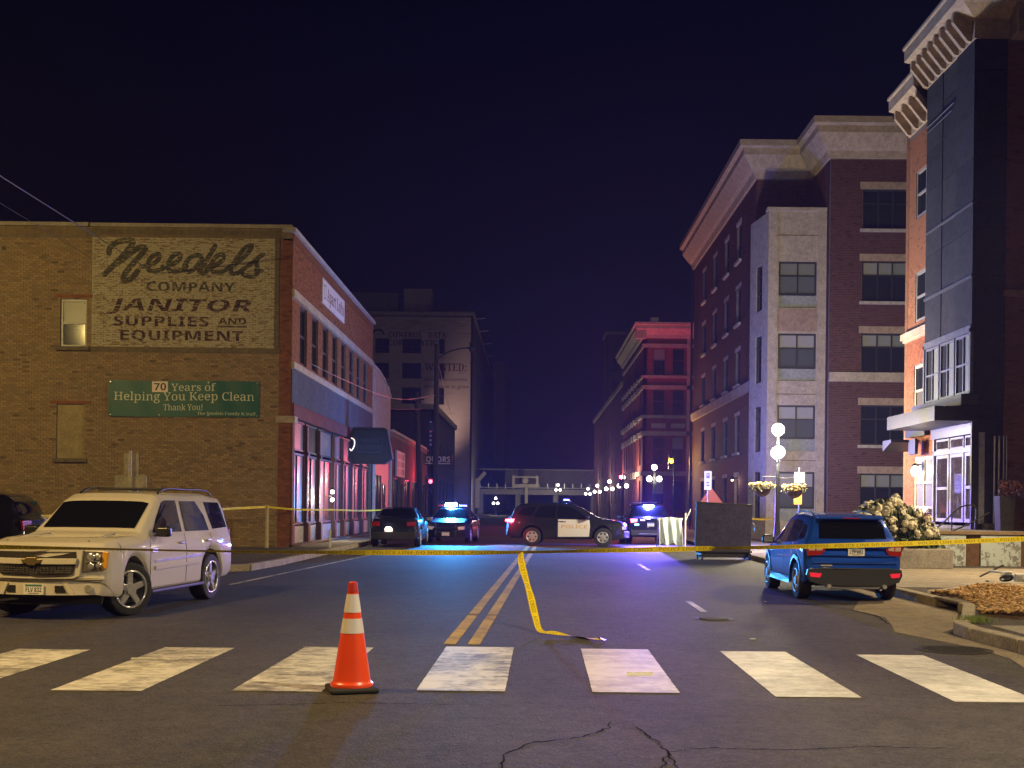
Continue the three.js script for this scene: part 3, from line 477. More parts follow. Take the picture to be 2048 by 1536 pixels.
// ================================================================ RIGHT: NEAREST APARTMENT BUILDING (orange brick and dark panel bay)
{
  const b = thing('panel_apartments', 'orange brick apartment building with a dark grey panel bay and bracketed cornice', 'building');
  const F = frameOf(13, 0, -41.6, -Math.PI / 2), FB = frameOf(12.72, 0, -38.9, -Math.PI / 2), FE = frameOf(12.72, 0, -34.7, 0); // u runs towards the viewer on the street side
  const orange = soft([0.36, 0.155, 0.07]), redB = soft([0.33, 0.115, 0.055]), panelM = [soft([0.05, 0.05, 0.047], 0.85), soft([0.056, 0.055, 0.05], 0.85), soft([0.046, 0.046, 0.043], 0.85)], fascia = soft([0.085, 0.085, 0.11], 0.5), cream = soft([0.44, 0.34, 0.22]);
  const wins = [[0.75, 11.45, 2.7, 13.05], [0.8, 7.92, 2.7, 9.6], [0.75, 4.72, 2.7, 6.44], [0.85, 1.6, 2.7, 3.33]];
  const wall = wallPart(b, 'brick_wall', F, 2.75, 14.5, wins, 0.35, M.mortar);
  bricks(wall, 0, 7.62, 2.75, 14.3, wins, orange, 0.14, 201, { proud: 0.006, single: 120, at: [0.4, 9] }); bricks(wall, 0, 0, 2.75, 7.45, wins, redB, 0.34, 202, { single: 180, at: [0.4, 5.4] });
  const pale = soft([0.46, 0.4, 0.3], 0.6);
  wins.forEach(([a, v, c, d], k) => windowPart(b, F, a, v, c - a, d - v, { cols: 2, rows: [1, 1], frame: k > 1 ? pale : mat([0.3, 0.29, 0.26], 0.5), fw: 0.09, set: -0.06, sill: k > 1, paneMat: (i, j) => (k === 3 ? mat([0.2, 0.2, 0.2], 0.2) : k === 2 && (i + j) % 2 === 0 ? mat([0.14, 0.125, 0.085], 0.3, { clearcoat: 0.6 }) : M.pane) }));
  put(mesh('stone_band', [bx(3.0, 0.2, 0.3, 1.3, 7.53, 0.06), bx(2.9, 0.08, 0.2, 1.3, 7.38, 0.04)], soft([0.5, 0.38, 0.26]), b), F, 0, 0);
  // dark panel bay, panel by panel
  const bayW = 4.2, cols = [[0.02, 1.5], [1.52, 2.68], [2.7, 4.18]], rows = [[6.95, 8.34], [8.36, 9.72], [9.74, 10.46], [10.48, 11.8], [11.82, 13.1], [13.12, 14.3], [14.32, 15.2]];
  rows.forEach(([v0, v1], j) => cols.forEach(([u0, u1], i) => put(mesh('cladding_panel', [rb(u1 - u0, v1 - v0, 0.05, 0.006, (u0 + u1) / 2, (v0 + v1) / 2, (i === 1 ? -0.02 : 0))], panelM[(i + j * 2) % 3], b), FB, 0, 0)));
  put(mesh('bay_back', [bx(4.18, 10.6, 0.2, 2.1, 9.9, -0.16)], M.darkMetal, b), FB, 0, 0);
  put(mesh('trim_strip', [bar([0.1, 13.9, 0.06], [2.6, 13.9, 0.06], 0.018)], mat([0.12, 0.12, 0.12], 0.4), b), FB, 0, 0);
  for (const [g] of [[bar([0.1, 13.72, 0.06], [2.4, 13.72, 0.06], 0.014)], [bx(4.2, 0.08, 0.07, 2.1, 8.35, 0.03)], [bx(4.2, 0.06, 0.06, 2.1, 10.47, 0.03)]]) put(mesh('trim_strip', [g], mat([0.12, 0.12, 0.12], 0.4), b), FB, 0, 0);
  for (let i = 0; i < 3; i++) windowPart(b, FB, 0.18 + i * 1.36, 4.98, 1.24, 1.74, { cols: 2, rows: [1, 1], fw: 0.07, frame: mat([0.16, 0.16, 0.16], 0.5), set: 0.0, paneMat: (c, r) => (c === 1 ? mat([0.33, 0.33, 0.25], 0.35, { clearcoat: 0.5 }) : mat([0.05, 0.05, 0.045], 0.15)) });
  put(mesh('spandrel', [bx(4.2, 0.2, 0.1, 2.1, 6.84, 0.02), bx(0.12, 2.1, 0.1, 0.06, 5.8, 0.02), bx(0.12, 2.1, 0.1, 4.14, 5.8, 0.02)], soft([0.17, 0.17, 0.18], 0.5), b), FB, 0, 0);
  put(mesh('ledge', [bx(4.5, 0.34, 0.5, 2.1, 4.74, 0.12)], fascia, b), FB, 0, 0); put(mesh('canopy', [bx(4.6, 0.42, 1.3, 2.1, 4.35, 0.5)], soft([0.04, 0.04, 0.05], 0.5), b), FB, 0, 0);
  // end wall that faces the viewer
  const endP = [[0.02, 0.9]]; rows.concat([[4.6, 6.93]]).forEach(([v0, v1], j) => endP.forEach(([u0, u1]) => put(mesh('cladding_panel', [rb(u1 - u0, v1 - v0, 0.05, 0.006, (u0 + u1) / 2, (v0 + v1) / 2, 0)], panelM[j % 3], b), FE, 0, 0)));
  const end = wallPart(b, 'end_wall', frameOf(13.65, 0, -34.72, 0), 6, 15.2, [], 0.3, M.mortar); bricks(end, 0, 0, 6, 7.75, [], soft([0.27, 0.125, 0.05]), 0.3, 211); bricks(end, 0, 7.95, 6, 15.1, [], soft([0.3, 0.12, 0.05]), 0.2, 212);
  put(mesh('belt_course', [bx(6.1, 0.18, 0.16, 3, 7.85, 0.04)], soft([0.36, 0.22, 0.12]), b), frameOf(13.62, 0, -34.7, 0), 0, 0);
  put(mesh('entry_side', [bx(0.92, 4.5, 0.1, 0.48, 2.35, -0.1)], soft([0.045, 0.043, 0.045], 0.5), b), FE, 0, 0);
  // cornices with brackets
  function cornice(path, y, out, h, nb, f, u0, u1) {
    const prof = [[0, 0], [0.06, 0], [0.06, h * 0.42], [out * 0.75, h * 0.62], [out, h * 0.66], [out, h * 0.92], [out + 0.06, h * 0.94], [out + 0.06, h], [0, h]], m = mesh('cornice', sweep(prof, path, y), cream, b), c = Math.cos(f.turn), q0 = Math.sin(f.turn);
    for (let k = 0; k < nb; k++) { const q = extr([[0, 0], [0.1, 0.02], [out * 0.72, h * 0.42], [out * 0.72, h * 0.6], [0, h * 0.6]], 0.16); q.rotateY(-Math.PI / 2); const br = mesh('bracket', q, cream, m), u = u0 + 0.3 + ((u1 - u0 - 0.5) * k) / Math.max(1, nb - 1); put(br, f, u, y, 0.062); }
  }
  cornice([[13, 41.6], [13, 38.92]], 14.45, 0.75, 1.35, 4, F, 0, 2.75); cornice([[12.72, 39.0], [12.72, 34.7], [20, 34.7]], 15.2, 0.75, 1.35, 8, FB, -0.1, 4.2);
  put(mesh('column_capital', [rb(0.5, 1.1, 0.6, 0.08, 1.2, 15.7, 0.3), rb(0.7, 0.2, 0.8, 0.05, 1.2, 16.4, 0.3)], cream, b), FE, 0, 0);
  mesh('roof', [bx(12, 0.2, 7, 19, 15.3, -38.2)], M.darkMetal, b); mesh('far_wall', [bx(12, 15, 0.3, 19, 7.6, -41.8)], soft([0.25, 0.12, 0.06]), b);
  // lit lobby behind glass
  const lob = mesh('lobby', [bx(2.6, 0.1, 3.9, 14.35, 1.15, -36.8), bx(0.1, 2.8, 3.9, 15.6, 2.6, -36.8), bx(2.6, 2.8, 0.1, 14.35, 2.6, -38.75), bx(2.6, 2.8, 0.1, 14.35, 2.6, -34.85), bx(2.6, 0.1, 3.9, 14.35, 4.05, -36.8)], soft([0.5, 0.45, 0.42]), b);
  mesh('lobby_light', [cyl(0.2, 0.2, 0.05, 14.3, 3.95, -36.2, 20)], glow([1, 0.78, 0.66], 5), b); lampIn(b, rgb(1, 0.72, 0.66), 5, 14.3, 3.8, -36.2, 8);
  const FG = frameOf(13.05, 1.2, -38.7, -Math.PI / 2), glass = mat([0.9, 0.9, 1], 0.04, { transmission: 1, thickness: 0 }), lav = soft([0.36, 0.35, 0.42], 0.4);
  for (let i = 0; i < 3; i++) { windowPart(b, FG, 0.1 + i * 1.28, 0, 1.16, 2.1, { name: i === 1 ? 'entrance_door' : 'lobby_window', cols: 1, rows: i === 1 ? [1] : [1, 1], frame: lav, fw: 0.11, set: 0, paneMat: () => glass }); windowPart(b, FG, 0.1 + i * 1.28, 2.24, 1.16, 0.36, { name: 'transom', frame: lav, fw: 0.06, set: 0, paneMat: () => glass }); }
  put(mesh('entry_frame', [bx(4.0, 0.14, 0.16, 1.95, 2.17, 0.03), bx(0.16, 2.65, 0.16, 3.93, 1.3, 0.03), bx(0.1, 2.65, 0.16, 0.02, 1.3, 0.03)], lav, b), FG, 0, 0);
  put(mesh('entry_head', [bx(4.2, 0.35, 0.5, 2.0, 2.8, -0.1)], M.darkMetal, b), FG, 0, 0); put(mesh('entry_base', [bx(6.9, 1.18, 0.3, 0.7, -0.6, -0.15)], M.concrete, b), FG, 0, 0);
  for (const [k, x] of [[0, 0.62], [1, 0.75], [2, 0.88], [3, 0.97]]) put(mesh('steel_pipe', [bar([x, 1.0, 0.12], [x, 3.72, 0.12], k < 2 ? 0.032 : 0.022)], mat([0.8, 0.79, 0.78], 0.25, { metalness: 0.7 }), b), FE, 0, 0);
  // bracketed hood over the window
  put(mesh('window_hood', [extr([[0, 0], [0.95, 0.28], [0.95, 0.36], [0, 0.36]], 0.9).translate(0, 0, 0), bx(0.7, 0.5, 0.1, 1.4, 0.1, 0.3), bx(2, 0.28, 0.16, 1, 0.6, 0.05)], M.darkMetal, b), frameOf(12.95, 3.55, -41.2, -Math.PI / 2), 0, 0);
  // wall lantern
  const l = thing('wall_lantern', 'lit wall lantern beside the lobby entrance', 'lamp', [12.75, 2.75, -39.9]);
  mesh('bracket', [bar([0.25, 0.32, 0], [0, 0.32, 0], 0.018), bx(0.03, 0.3, 0.12, 0.25, 0.26, 0)], M.darkMetal, l); mesh('lamp_globe', [sph(0.13, 0, 0.1, 0, 18, 14, [1, 1.35, 1])], glow([1, 0.93, 0.82], 9), l); mesh('cap', [plain(new THREE.ConeGeometry(0.16, 0.1, 16)).translate(0, 0.32, 0)], M.darkMetal, l); lampIn(l, rgb(1, 0.86, 0.7), 6, 0, 0.1, 0, 6);
}
// terrace wall, steps and rail in front of the lobby
{
  const t = thing('terrace_wall', 'brown brick terrace wall with peeling pale blue panels under the lobby', 'wall', [9.55, 0.12, -31]);
  const brown = soft([0.13, 0.075, 0.045]), pale = (() => { const n = fbm(512, [[90, 0.3], [28, 0.35], [9, 0.35]], 61); return mat([1, 1, 1], 0.8, { map: texOf(512, (i) => { const k = clamp((n[i] - 0.57) * 14, 0, 1); return [enc(lerp(0.44, 0.2, k)), enc(lerp(0.52, 0.19, k)), enc(lerp(0.5, 0.17, k))]; }, true, 0.7) }); })();
  mesh('body', [bx(5.2, 0.82, 0.4, 2.6, 0.41, -0.2)], brown, t); mesh('cap', [bx(5.3, 0.08, 0.56, 2.6, 0.86, -0.2)], soft([0.24, 0.17, 0.1]), t);
  for (const [a, c] of [[0.12, 0.62], [0.95, 1.68], [2.06, 3.1]]) mesh('painted_panel', [rb(c - a, 0.8, 0.05, 0.012, (a + c) / 2, 0.4, 0.028)], pale, t);
  mesh('side_body', [bx(0.4, 0.82, 5, 0, 0.41, -2.7)], brown, t); mesh('deck', [bx(5.2, 0.1, 6, 2.6, 0.84, -3.2)], M.concrete, t);
  for (let k = 0; k < 5; k++) mesh('step', [bx(1.6, 0.2, 0.32, 4.2 - k * 0.02, 0.1 + k * 0.16, -0.9 - k * 0.3)], M.concrete, t);
  const r = thing('handrail', 'thin dark metal handrails on the terrace before the lobby', 'handrail', [9.55, 0.95, -31]);
  mesh('rail', [tube([[0.28, -0.5, 0.1], [0.26, -0.2, 0.1], [0.27, 0.05, 0.1], [0.7, 0.03, 0.05], [1.0, 0.2, 0], [1.9, 0.72, -0.8], [2.25, 0.72, -0.9], [2.26, 0.1, -0.9]], 0.022, 60, 8), tube([[0.3, -0.55, 0.1], [0.6, -0.53, 0.1], [0.85, -0.42, 0.06], [1.2, -0.2, 0.02]], 0.02, 30, 8)], M.darkMetal, r);
  mesh('rail', [tube([[1.4, 0.02, -0.4], [2.0, 0.25, -0.7], [2.7, 0.55, -1.1]], 0.022, 24, 8)], M.darkMetal, r); for (const [x, y, z] of [[0.9, 0.12, 0], [1.5, 0.45, -0.5]]) mesh('post', [bar([x, -0.05, z], [x, y + 0.02, z], 0.018)], M.darkMetal, r);
}

// ================================================================ RIGHT: DARK BRICK APARTMENTS WITH TAN CORNER BAY
{
  const b = thing('dark_brick_apartments', 'five-storey dark red brick apartment building with a tan corner bay and deep cornice', 'building');
  const FN = frameOf(13.25, 0, -53.7, 0), FC = frameOf(10.6, 0, -57.2, 0), FW = frameOf(10.6, 0, -79, -Math.PI / 2), FB = frameOf(10.62, 0, -54.4, 0);
  const dark = soft([0.115, 0.052, 0.045]), tan = soft([0.44, 0.375, 0.28]), tan2 = soft([0.4, 0.3, 0.21]), grey = soft([0.3, 0.32, 0.29]);
  const rowsN = [[14.1, 15.9], [10.86, 12.68], [7.72, 9.44], [4.44, 6.23], [1.4, 3.17]];
  const hn = rowsN.map(([a, c]) => [1.45, a, 3.55, c]).concat(rowsN.map(([a, c]) => [4.6, a, 6.7, c]));
  const near = wallPart(b, 'front_wall', FN, 8, 17.4, hn, 0.35, M.mortar); bricks(near, 0, 0, 8, 17.2, hn, dark, 0.3, 221, { single: 300, at: [1.0, 8.6] });
  hn.forEach(([a, v, c, d], k) => windowPart(b, FN, a, v, c - a, d - v, { cols: 3, rows: [2, 1], set: -0.12, sill: k % 5 !== 2, head: 0.32, headMat: tan2, paneMat: (i, j) => (j === 1 && k % 5 > 0 && (k % 5 !== 3) ? mat([0.3 - 0.04 * i, 0.31 - 0.03 * i, 0.29 - 0.03 * i], 0.4, { clearcoat: 0.4 }) : M.pane) }));
  const corner = wallPart(b, 'corner_wall', FC, 2.65, 17.4, [], 0.35, M.mortar); bricks(corner, 0, 14.9, 2.65, 17.2, [], dark, 0.3, 222); mesh('return_wall', [bx(0.3, 17.3, 3.3, 13.4, 8.7, -55.55)], dark, b);
  const zs = [4.1, 8.4, 12.6, 16.4], rs = [[14.3, 16.2], [11.05, 12.9], [7.9, 9.65], [4.4, 6.3], [1.4, 3.2]], hw = zs.flatMap((u) => rs.map(([a, c]) => [u, a, u + 1.3, c]));
  const side = wallPart(b, 'street_wall', FW, 21.8, 17.4, hw, 0.35, M.mortar); bricks(side, 0, 0, 21.8, 17.2, hw, dark, 0.3, 223);
  hw.forEach(([a, v, c, d]) => windowPart(b, FW, a, v, c - a, d - v, { rows: [1, 1], set: -0.16, sill: true, head: 0.2, headMat: M.limestone }));
  put(mesh('belt_course', [bx(8, 0.42, 0.24, 4, 7.47, 0.05)], tan, b), FN, 0, 0); put(mesh('belt_course', [bx(21.9, 0.46, 0.26, 10.9, 7.46, 0.05)], tan, b), FW, 0, 0);
  // cornice: big cove with fascia, along street side, corner and front
  const prof = [[0, 0], [0.12, 0], [0.2, 0.3], [0.36, 0.42], [0.78, 0.95], [0.78, 1.25], [0.98, 1.32], [0.98, 1.6], [0, 1.6]];
  mesh('cornice', sweep(prof, [[10.6, 79.2], [10.6, 57.2], [13.25, 57.2], [13.25, 53.7], [21.3, 53.7]], 17.25), soft([0.43, 0.34, 0.22]), b);
  // tan bay
  const wb = 2.66, bays = [[10.67, 12.76], [7.35, 9.5], [4.16, 6.25], [1.0, 3.23]], hb = bays.map(([a, c]) => [0.5, a, 2.22, c]);
  wallPart(b, 'bay_front', FB, wb, 15.05, hb, 0.3, tan);
  bays.forEach(([v0, v1], k) => { windowPart(b, FB, 0.5, v0 + 0.58, 1.72, v1 - v0 - 0.58, { cols: 2, rows: [1.25, 0.9], fw: 0.08, set: -0.08, paneMat: (i, j) => (k === 0 ? mat(j ? [0.2, 0.22, 0.18] : [0.12, 0.135, 0.125], 0.35, { clearcoat: 0.4 }) : j ? mat([0.34, 0.34, 0.32], 0.35, { clearcoat: 0.4 }) : mat([0.09, 0.1, 0.095], 0.2)) }); put(mesh('spandrel_panel', [bx(1.72, 0.56, 0.04, 0.86, 0.28, 0)], grey, b), FB, 0.5, v0, -0.1); });
  for (const y of [13.95, 9.95, 6.75, 3.75]) put(mesh('panel_joint', [bx(wb - 0.1, 0.035, 0.02, wb / 2, y, 0.004)], soft([0.2, 0.16, 0.12]), b), FB, 0, 0);
  put(mesh('bay_spandrel', [bx(2.1, 1.0, 0.04, 1.36, 10.1, 0.006)], soft([0.36, 0.26, 0.19]), b), FB, 0, 0);
  put(mesh('bay_corner', [bx(0.42, 15.05, 0.12, 0.21, 7.525, 0.03), bx(0.4, 15.05, 0.12, 2.46, 7.525, 0.03)], soft([0.42, 0.36, 0.27]), b), FB, 0, 0); put(mesh('bay_cap', [bx(wb + 0.14, 0.14, 0.5, wb / 2, 15.12, -0.1)], tan, b), FB, 0, 0);
  // its splayed street side
  const FK = frameOf(10.28, 0, -56.9, -1.33 + Math.PI * 0), ang = Math.atan2(2.5, 0.34); const fk = frameOf(10.28, 0, -56.9, -ang);
  const hk = bays.map(([a, c]) => [0.9, a, 1.75, c]); wallPart(b, 'bay_side', fk, 2.53, 15.0, hk, 0.25, tan); hk.forEach(([a, v, c, d]) => windowPart(b, fk, a, v, c - a, d - v, { rows: [1, 1, 0.6], set: -0.08 }));
  mesh('roof', [bx(10, 0.2, 21.6, 15.7, 17.6, -68.2), bx(7.2, 0.2, 3.5, 17.1, 17.61, -55.6)], M.darkMetal, b); mesh('far_wall', [bx(10.5, 17.2, 0.3, 15.9, 8.7, -79.2)], dark, b);
  put(mesh('downpipe', [bar([0.1, 0, 0.16], [0.1, 17.2, 0.16], 0.07)], M.darkMetal, b), FW, 0, 0);
  // wall lamp on the street side
  const l = thing('wall_lamp', 'small lit wall lamp low on the dark brick building', 'lamp', [10.3, 3.1, -61.5]); mesh('bracket', [bar([0.3, 0, 0], [0, 0, 0], 0.02), bx(0.04, 0.2, 0.1, 0.3, 0, 0)], M.darkMetal, l); mesh('lamp_shade', [cyl(0.06, 0.14, 0.16, 0, 0, 0, 16)], M.darkMetal, l); mesh('bulb', [sph(0.07, 0, -0.1, 0)], glow([1, 0.7, 0.5], 5), l); lampIn(l, rgb(1, 0.72, 0.5), 3, 0, -0.14, 0);
}

// ================================================================ RIGHT: OLD RED BRICK BLOCK BEYOND THE SIDE STREET
{
  const b = thing('old_brick_block', 'old three-storey red brick block with pale stone bands and heavy cornice', 'building');
  const FN = frameOf(10, 0, -108, 0), FW = frameOf(10, 0, -132, -Math.PI / 2), redB = soft([0.23, 0.06, 0.045]), bandM = soft([0.46, 0.38, 0.32]);
  const cols = [0.85, 2.6, 5.2, 7], rows = [[13.45, 15.86], [9.8, 12.15], [5.4, 7.9], [1.2, 4]], hn = cols.flatMap((u) => rows.map(([a, c]) => [u, a, u + 1.12, c]));
  const w = wallPart(b, 'front_wall', FN, 9, 17, hn, 0.3, redB); hn.forEach(([a, v, c, d], k) => windowPart(b, FN, a, v, c - a, d - v, { rows: [1.3, 1], set: -0.14, frame: mat([0.12, 0.06, 0.06], 0.6), paneMat: (i, j) => (k % 3 ? M.pane : j ? mat([0.25, 0.22, 0.24], 0.4) : M.pane) }));
  const us = [2, 5, 8, 11, 14, 17, 20.5], hw = us.flatMap((u) => rows.map(([a, c]) => [u, a, u + 1.4, c])); wallPart(b, 'street_wall', FW, 24, 17, hw, 0.3, redB); hw.forEach(([a, v, c, d]) => windowPart(b, FW, a, v, c - a, d - v, { rows: [1, 1], set: -0.14 }));
  for (const [y, h, o] of [[16.1, 0.34, 0.14], [13.3, 0.24, 0.2], [12.35, 0.36, 0.16], [9.7, 0.28, 0.22], [8.2, 0.4, 0.16], [4.6, 0.4, 0.2]]) { put(mesh('stone_band', [bx(9, h, o, 4.5, y, o / 2 - 0.02)], bandM, b), FN, 0, 0); put(mesh('stone_band', [bx(24, h, o, 12, y, o / 2 - 0.02)], bandM, b), FW, 0, 0); for (let k = 0; k < us.length; k++) if (o > 0.15) put(mesh('corbel', [bx(0.4, h + 0.2, o + 0.16, 0, y - 0.05, o / 2)], bandM, b), FW, us[k] - 0.5, 0); }
  for (const u of [0.85, 2.6]) put(mesh('stone_panel', [bx(1.3, 0.42, 0.06, 0.6, 8.9, 0.02)], bandM, b), FN, u - 0.05, 0);
  const prof = [[0, 0], [0.2, 0], [0.3, 0.3], [0.75, 0.8], [0.75, 1.1], [0.9, 1.16], [0.9, 1.35], [0, 1.35]];
  mesh('cornice', sweep(prof, [[10, 132], [10, 108], [19, 108]], 16.75), soft([0.5, 0.42, 0.33]), b); put(mesh('corner_finial', [bx(0.7, 0.5, 0.7, 0.9, 18.3, 0.2), bx(0.9, 1.5, 0.5, -0.35, 17.4, 0.4)], soft([0.48, 0.4, 0.32]), b), FN, 0, 0);
  put(mesh('quoin_pier', [bx(0.36, 16.8, 0.2, 0.18, 8.4, 0.04)], bandM, b), frameOf(13.9, 0, -108, 0), 0, 0);
  mesh('roof', [bx(9, 0.2, 24, 14.6, 16.8, -120)], M.darkMetal, b);
}

// ================================================================ FAR BUILDINGS
function block(name, label, x0, x1, z0, z1, h, m, o = {}) { // plain far block with real window openings on the faces the street can see
  const b = thing(name, label, 'building'), side = x1 < 0 ? 1 : -1, FN = frameOf(x0, 0, -z0, 0), FW = side > 0 ? frameOf(x1, 0, -z0, Math.PI / 2) : frameOf(x0, 0, -z1, -Math.PI / 2);
  const grid = (len, n, nw, base = 2) => { const a = []; for (let i = 0; i < n; i++) for (let v = base; v + 2.2 < h - 1.2; v += o.storey || 3.8) a.push([(len * (i + 0.5)) / n - nw / 2, v, (len * (i + 0.5)) / n + nw / 2, v + 2.1]); return a; };
  const hn = o.front || grid(x1 - x0, o.nf || 3, 1.3), hw = o.sides || grid(z1 - z0, o.ns || 5, 1.6);
  wallPart(b, 'front_wall', FN, x1 - x0, h, hn, 0.3, o.frontMat || m); wallPart(b, 'street_wall', FW, z1 - z0, h, hw, 0.3, o.sideMat || m);
  for (const [f, l] of [[FN, hn], [FW, hw]]) l.forEach(([a, v, c, d]) => windowPart(b, f, a, v, c - a, d - v, { rows: [1, 1], cols: c - a > 2 ? 2 : 1, set: -0.15, fw: 0.1, frame: o.frame || M.darkFrame }));
  put(mesh('coping', [bx(x1 - x0 + 0.3, 0.5, 0.5, (x1 - x0) / 2, h + 0.2, 0)], o.cope || M.stone, b), FN, 0, 0); put(mesh('coping', [bx(z1 - z0 + 0.2, 0.5, 0.52, (z1 - z0) / 2, h + 0.19, 0)], o.cope || M.stone, b), FW, 0, 0);
  mesh('roof', [bx(x1 - x0, 0.2, z1 - z0, (x0 + x1) / 2, h - 0.2, -(z0 + z1) / 2)], M.darkMetal, b);
  return b;
}
{
  // pale painted warehouse with lettering
  const pw = 24, ph = 31.3, x0 = -33.4, u = (px) => ((px - 1062) / 2400) * 188 - x0, Y = (py) => 1.55 + ((1010.5 - py) / 2400) * 188;
  const art = canvasTex(1536, 2003, (c, W, H) => {
    const k = W / pw, r = rngOf(3), y = (v) => H - v * k; c.fillStyle = 'rgb(186,166,156)'; c.fillRect(0, 0, W, H);
    for (let i = 0; i < 900; i++) { c.fillStyle = ['rgba(150,132,116,', 'rgba(170,152,140,', 'rgba(200,182,170,'][Math.floor(r() * 3)] + (0.1 + r() * 0.25) + ')'; c.fillRect(r() * W, r() * H, 20 + r() * 90, 6 + r() * 26); }
    for (let i = 0; i < 60; i++) { c.fillStyle = 'rgba(120,96,84,0.35)'; c.fillRect(r() * W, y(ph - r() * 3.4), 40 + r() * 160, 3 + r() * 7); }
    const line = (s, a, b, top, bot, col) => { c.fillStyle = col; fitText(c, s, u(a) * k, y(Y(top)), (u(b) - u(a)) * k, (Y(top) - Y(bot)) * k, 'serif'); };
    line('CONTROL', 772, 842, 665, 676, 'rgb(58,54,52)'); line('DATA', 852, 889, 665, 676, 'rgb(96,58,56)'); line('CORPORATION', 772, 884, 681, 692, 'rgb(58,54,52)'); line('WANTED:', 846, 931, 727, 742, 'rgb(96,52,56)'); line('more businesses', 846, 932, 756, 762, 'rgb(110,80,96)'); line('with room to grow', 846, 936, 770, 777, 'rgb(110,80,96)');
    c.strokeStyle = 'rgb(50,44,48)'; c.lineWidth = 18; c.beginPath(); c.arc(u(752) * k, y(Y(674)), 62, Math.PI * 1.05, Math.PI * 1.9); c.stroke();
  });
  art.repeat.set(1 / pw, 1 / ph); art.wrapS = art.wrapT = THREE.ClampToEdgeWrapping;
  const paint = mat([1, 1, 1], 0.9, { map: art, bumpMap: grainBump, bumpScale: 0.01 }), wins = [];
  for (const [a, b] of [[708, 732], [747, 775], [801, 839], [875, 886]]) for (const [t, s] of [[678, 708], [727, 758], [776, 810], [826, 856], [876, 904], [926, 952]]) wins.push([u(a), Y(s), u(b), Y(t)]);
  const b = block('painted_warehouse', 'tall pale painted warehouse with faded lettering far down the street', x0, -9.4, 188, 290, ph, soft([0.19, 0.16, 0.17]), { front: wins, frontMat: paint, ns: 14, frame: mat([0.05, 0.045, 0.07], 0.6) });
  mesh('penthouse', [bx(8.8, 3.4, 6, -25.8, ph + 1.9, -192)], soft([0.17, 0.19, 0.17]), b); mesh('tank_house', [bx(4.5, 4.2, 4.5, -18.2, ph + 2.3, -192)], soft([0.4, 0.34, 0.26]), b); mesh('lift_house', [bx(6, 1.8, 5, -13, ph + 1.2, -196)], soft([0.12, 0.085, 0.09]), b);
  mesh('roof_eave', [bx(7, 0.24, 1.6, -12.4, ph + 0.55, -187.6)], M.darkMetal, b); for (const z of [192, 206, 222, 240]) mesh('outrigger', [bar([-9.4, ph + 0.1, -z], [-7.6, ph + 0.25, -z], 0.1)], M.steel, b);
  block('tan_tower', 'narrow tall tan block beyond the painted warehouse', -9.7, -6.4, 292, 330, 36, soft([0.42, 0.33, 0.22]), { front: [], nf: 1, ns: 5 });
  block('far_right_block', 'dim low block beyond the old red brick block', 10.4, 22, 138, 200, 15.5, soft([0.13, 0.075, 0.08]), { nf: 3, ns: 9 });
  block('far_right_tower', 'dim narrow tower rising behind the low far block', 12.6, 16, 205, 212, 31, soft([0.12, 0.1, 0.1]), { nf: 1, ns: 2 });
  block('dim_left_block', 'dim dark building standing between the shop row and the painted warehouse', -22, -9.6, 118, 150, 11, soft([0.08, 0.065, 0.075]), { nf: 3, ns: 6 });
  // long low viaduct building closing the street
  const v = thing('viaduct', 'long low viaduct with a railing closing the end of the street', 'bridge', [0, 0, -205]), g = soft([0.24, 0.23, 0.24]);
  mesh('deck', [bx(34, 0.9, 6, 7.6, 3.9, 0)], g, v); mesh('upper_wall', [bx(26, 3.2, 0.5, 8.5, 6.1, -2)], soft([0.17, 0.16, 0.18]), v); mesh('parapet', [bx(34, 0.25, 0.3, 7.6, 7.8, -1.9), bx(34, 0.16, 0.3, 7.6, 4.6, 2.9)], soft([0.34, 0.33, 0.34]), v);
  for (let k = 0; k < 6; k++) mesh('pier', [bx(0.9, 3.5, 5, -8.6 + k * 6.4, 1.75, 0)], g, v); for (let k = 0; k < 24; k++) mesh('baluster', [bx(0.12, 0.9, 0.12, -8.6 + k * 1.42, 4.9, 2.9)], M.steel, v);
  mesh('portal', [bx(4.4, 0.5, 0.4, -1, 4.95, 3.1), bx(3.6, 0.25, 0.3, -1, 6.4, 3.1), bx(0.4, 1.9, 0.3, -3, 5.7, 3.1), bx(0.4, 1.9, 0.3, 1, 5.7, 3.1), bx(0.5, 3.3, 0.5, -0.8, 3.2, 3.2), cyl(0.5, 0.5, 0.2, -1, 5.8, 3.2, 20, [Math.PI / 2, 0, 0])], M.limestone, v);
  mesh('end_post', [bx(0.8, 5, 1, -9.1, 3.6, 2.6), bx(0.6, 2, 0.8, -8.4, 6.4, 2.6, [0, 0, -0.7])], M.limestone, v);
}

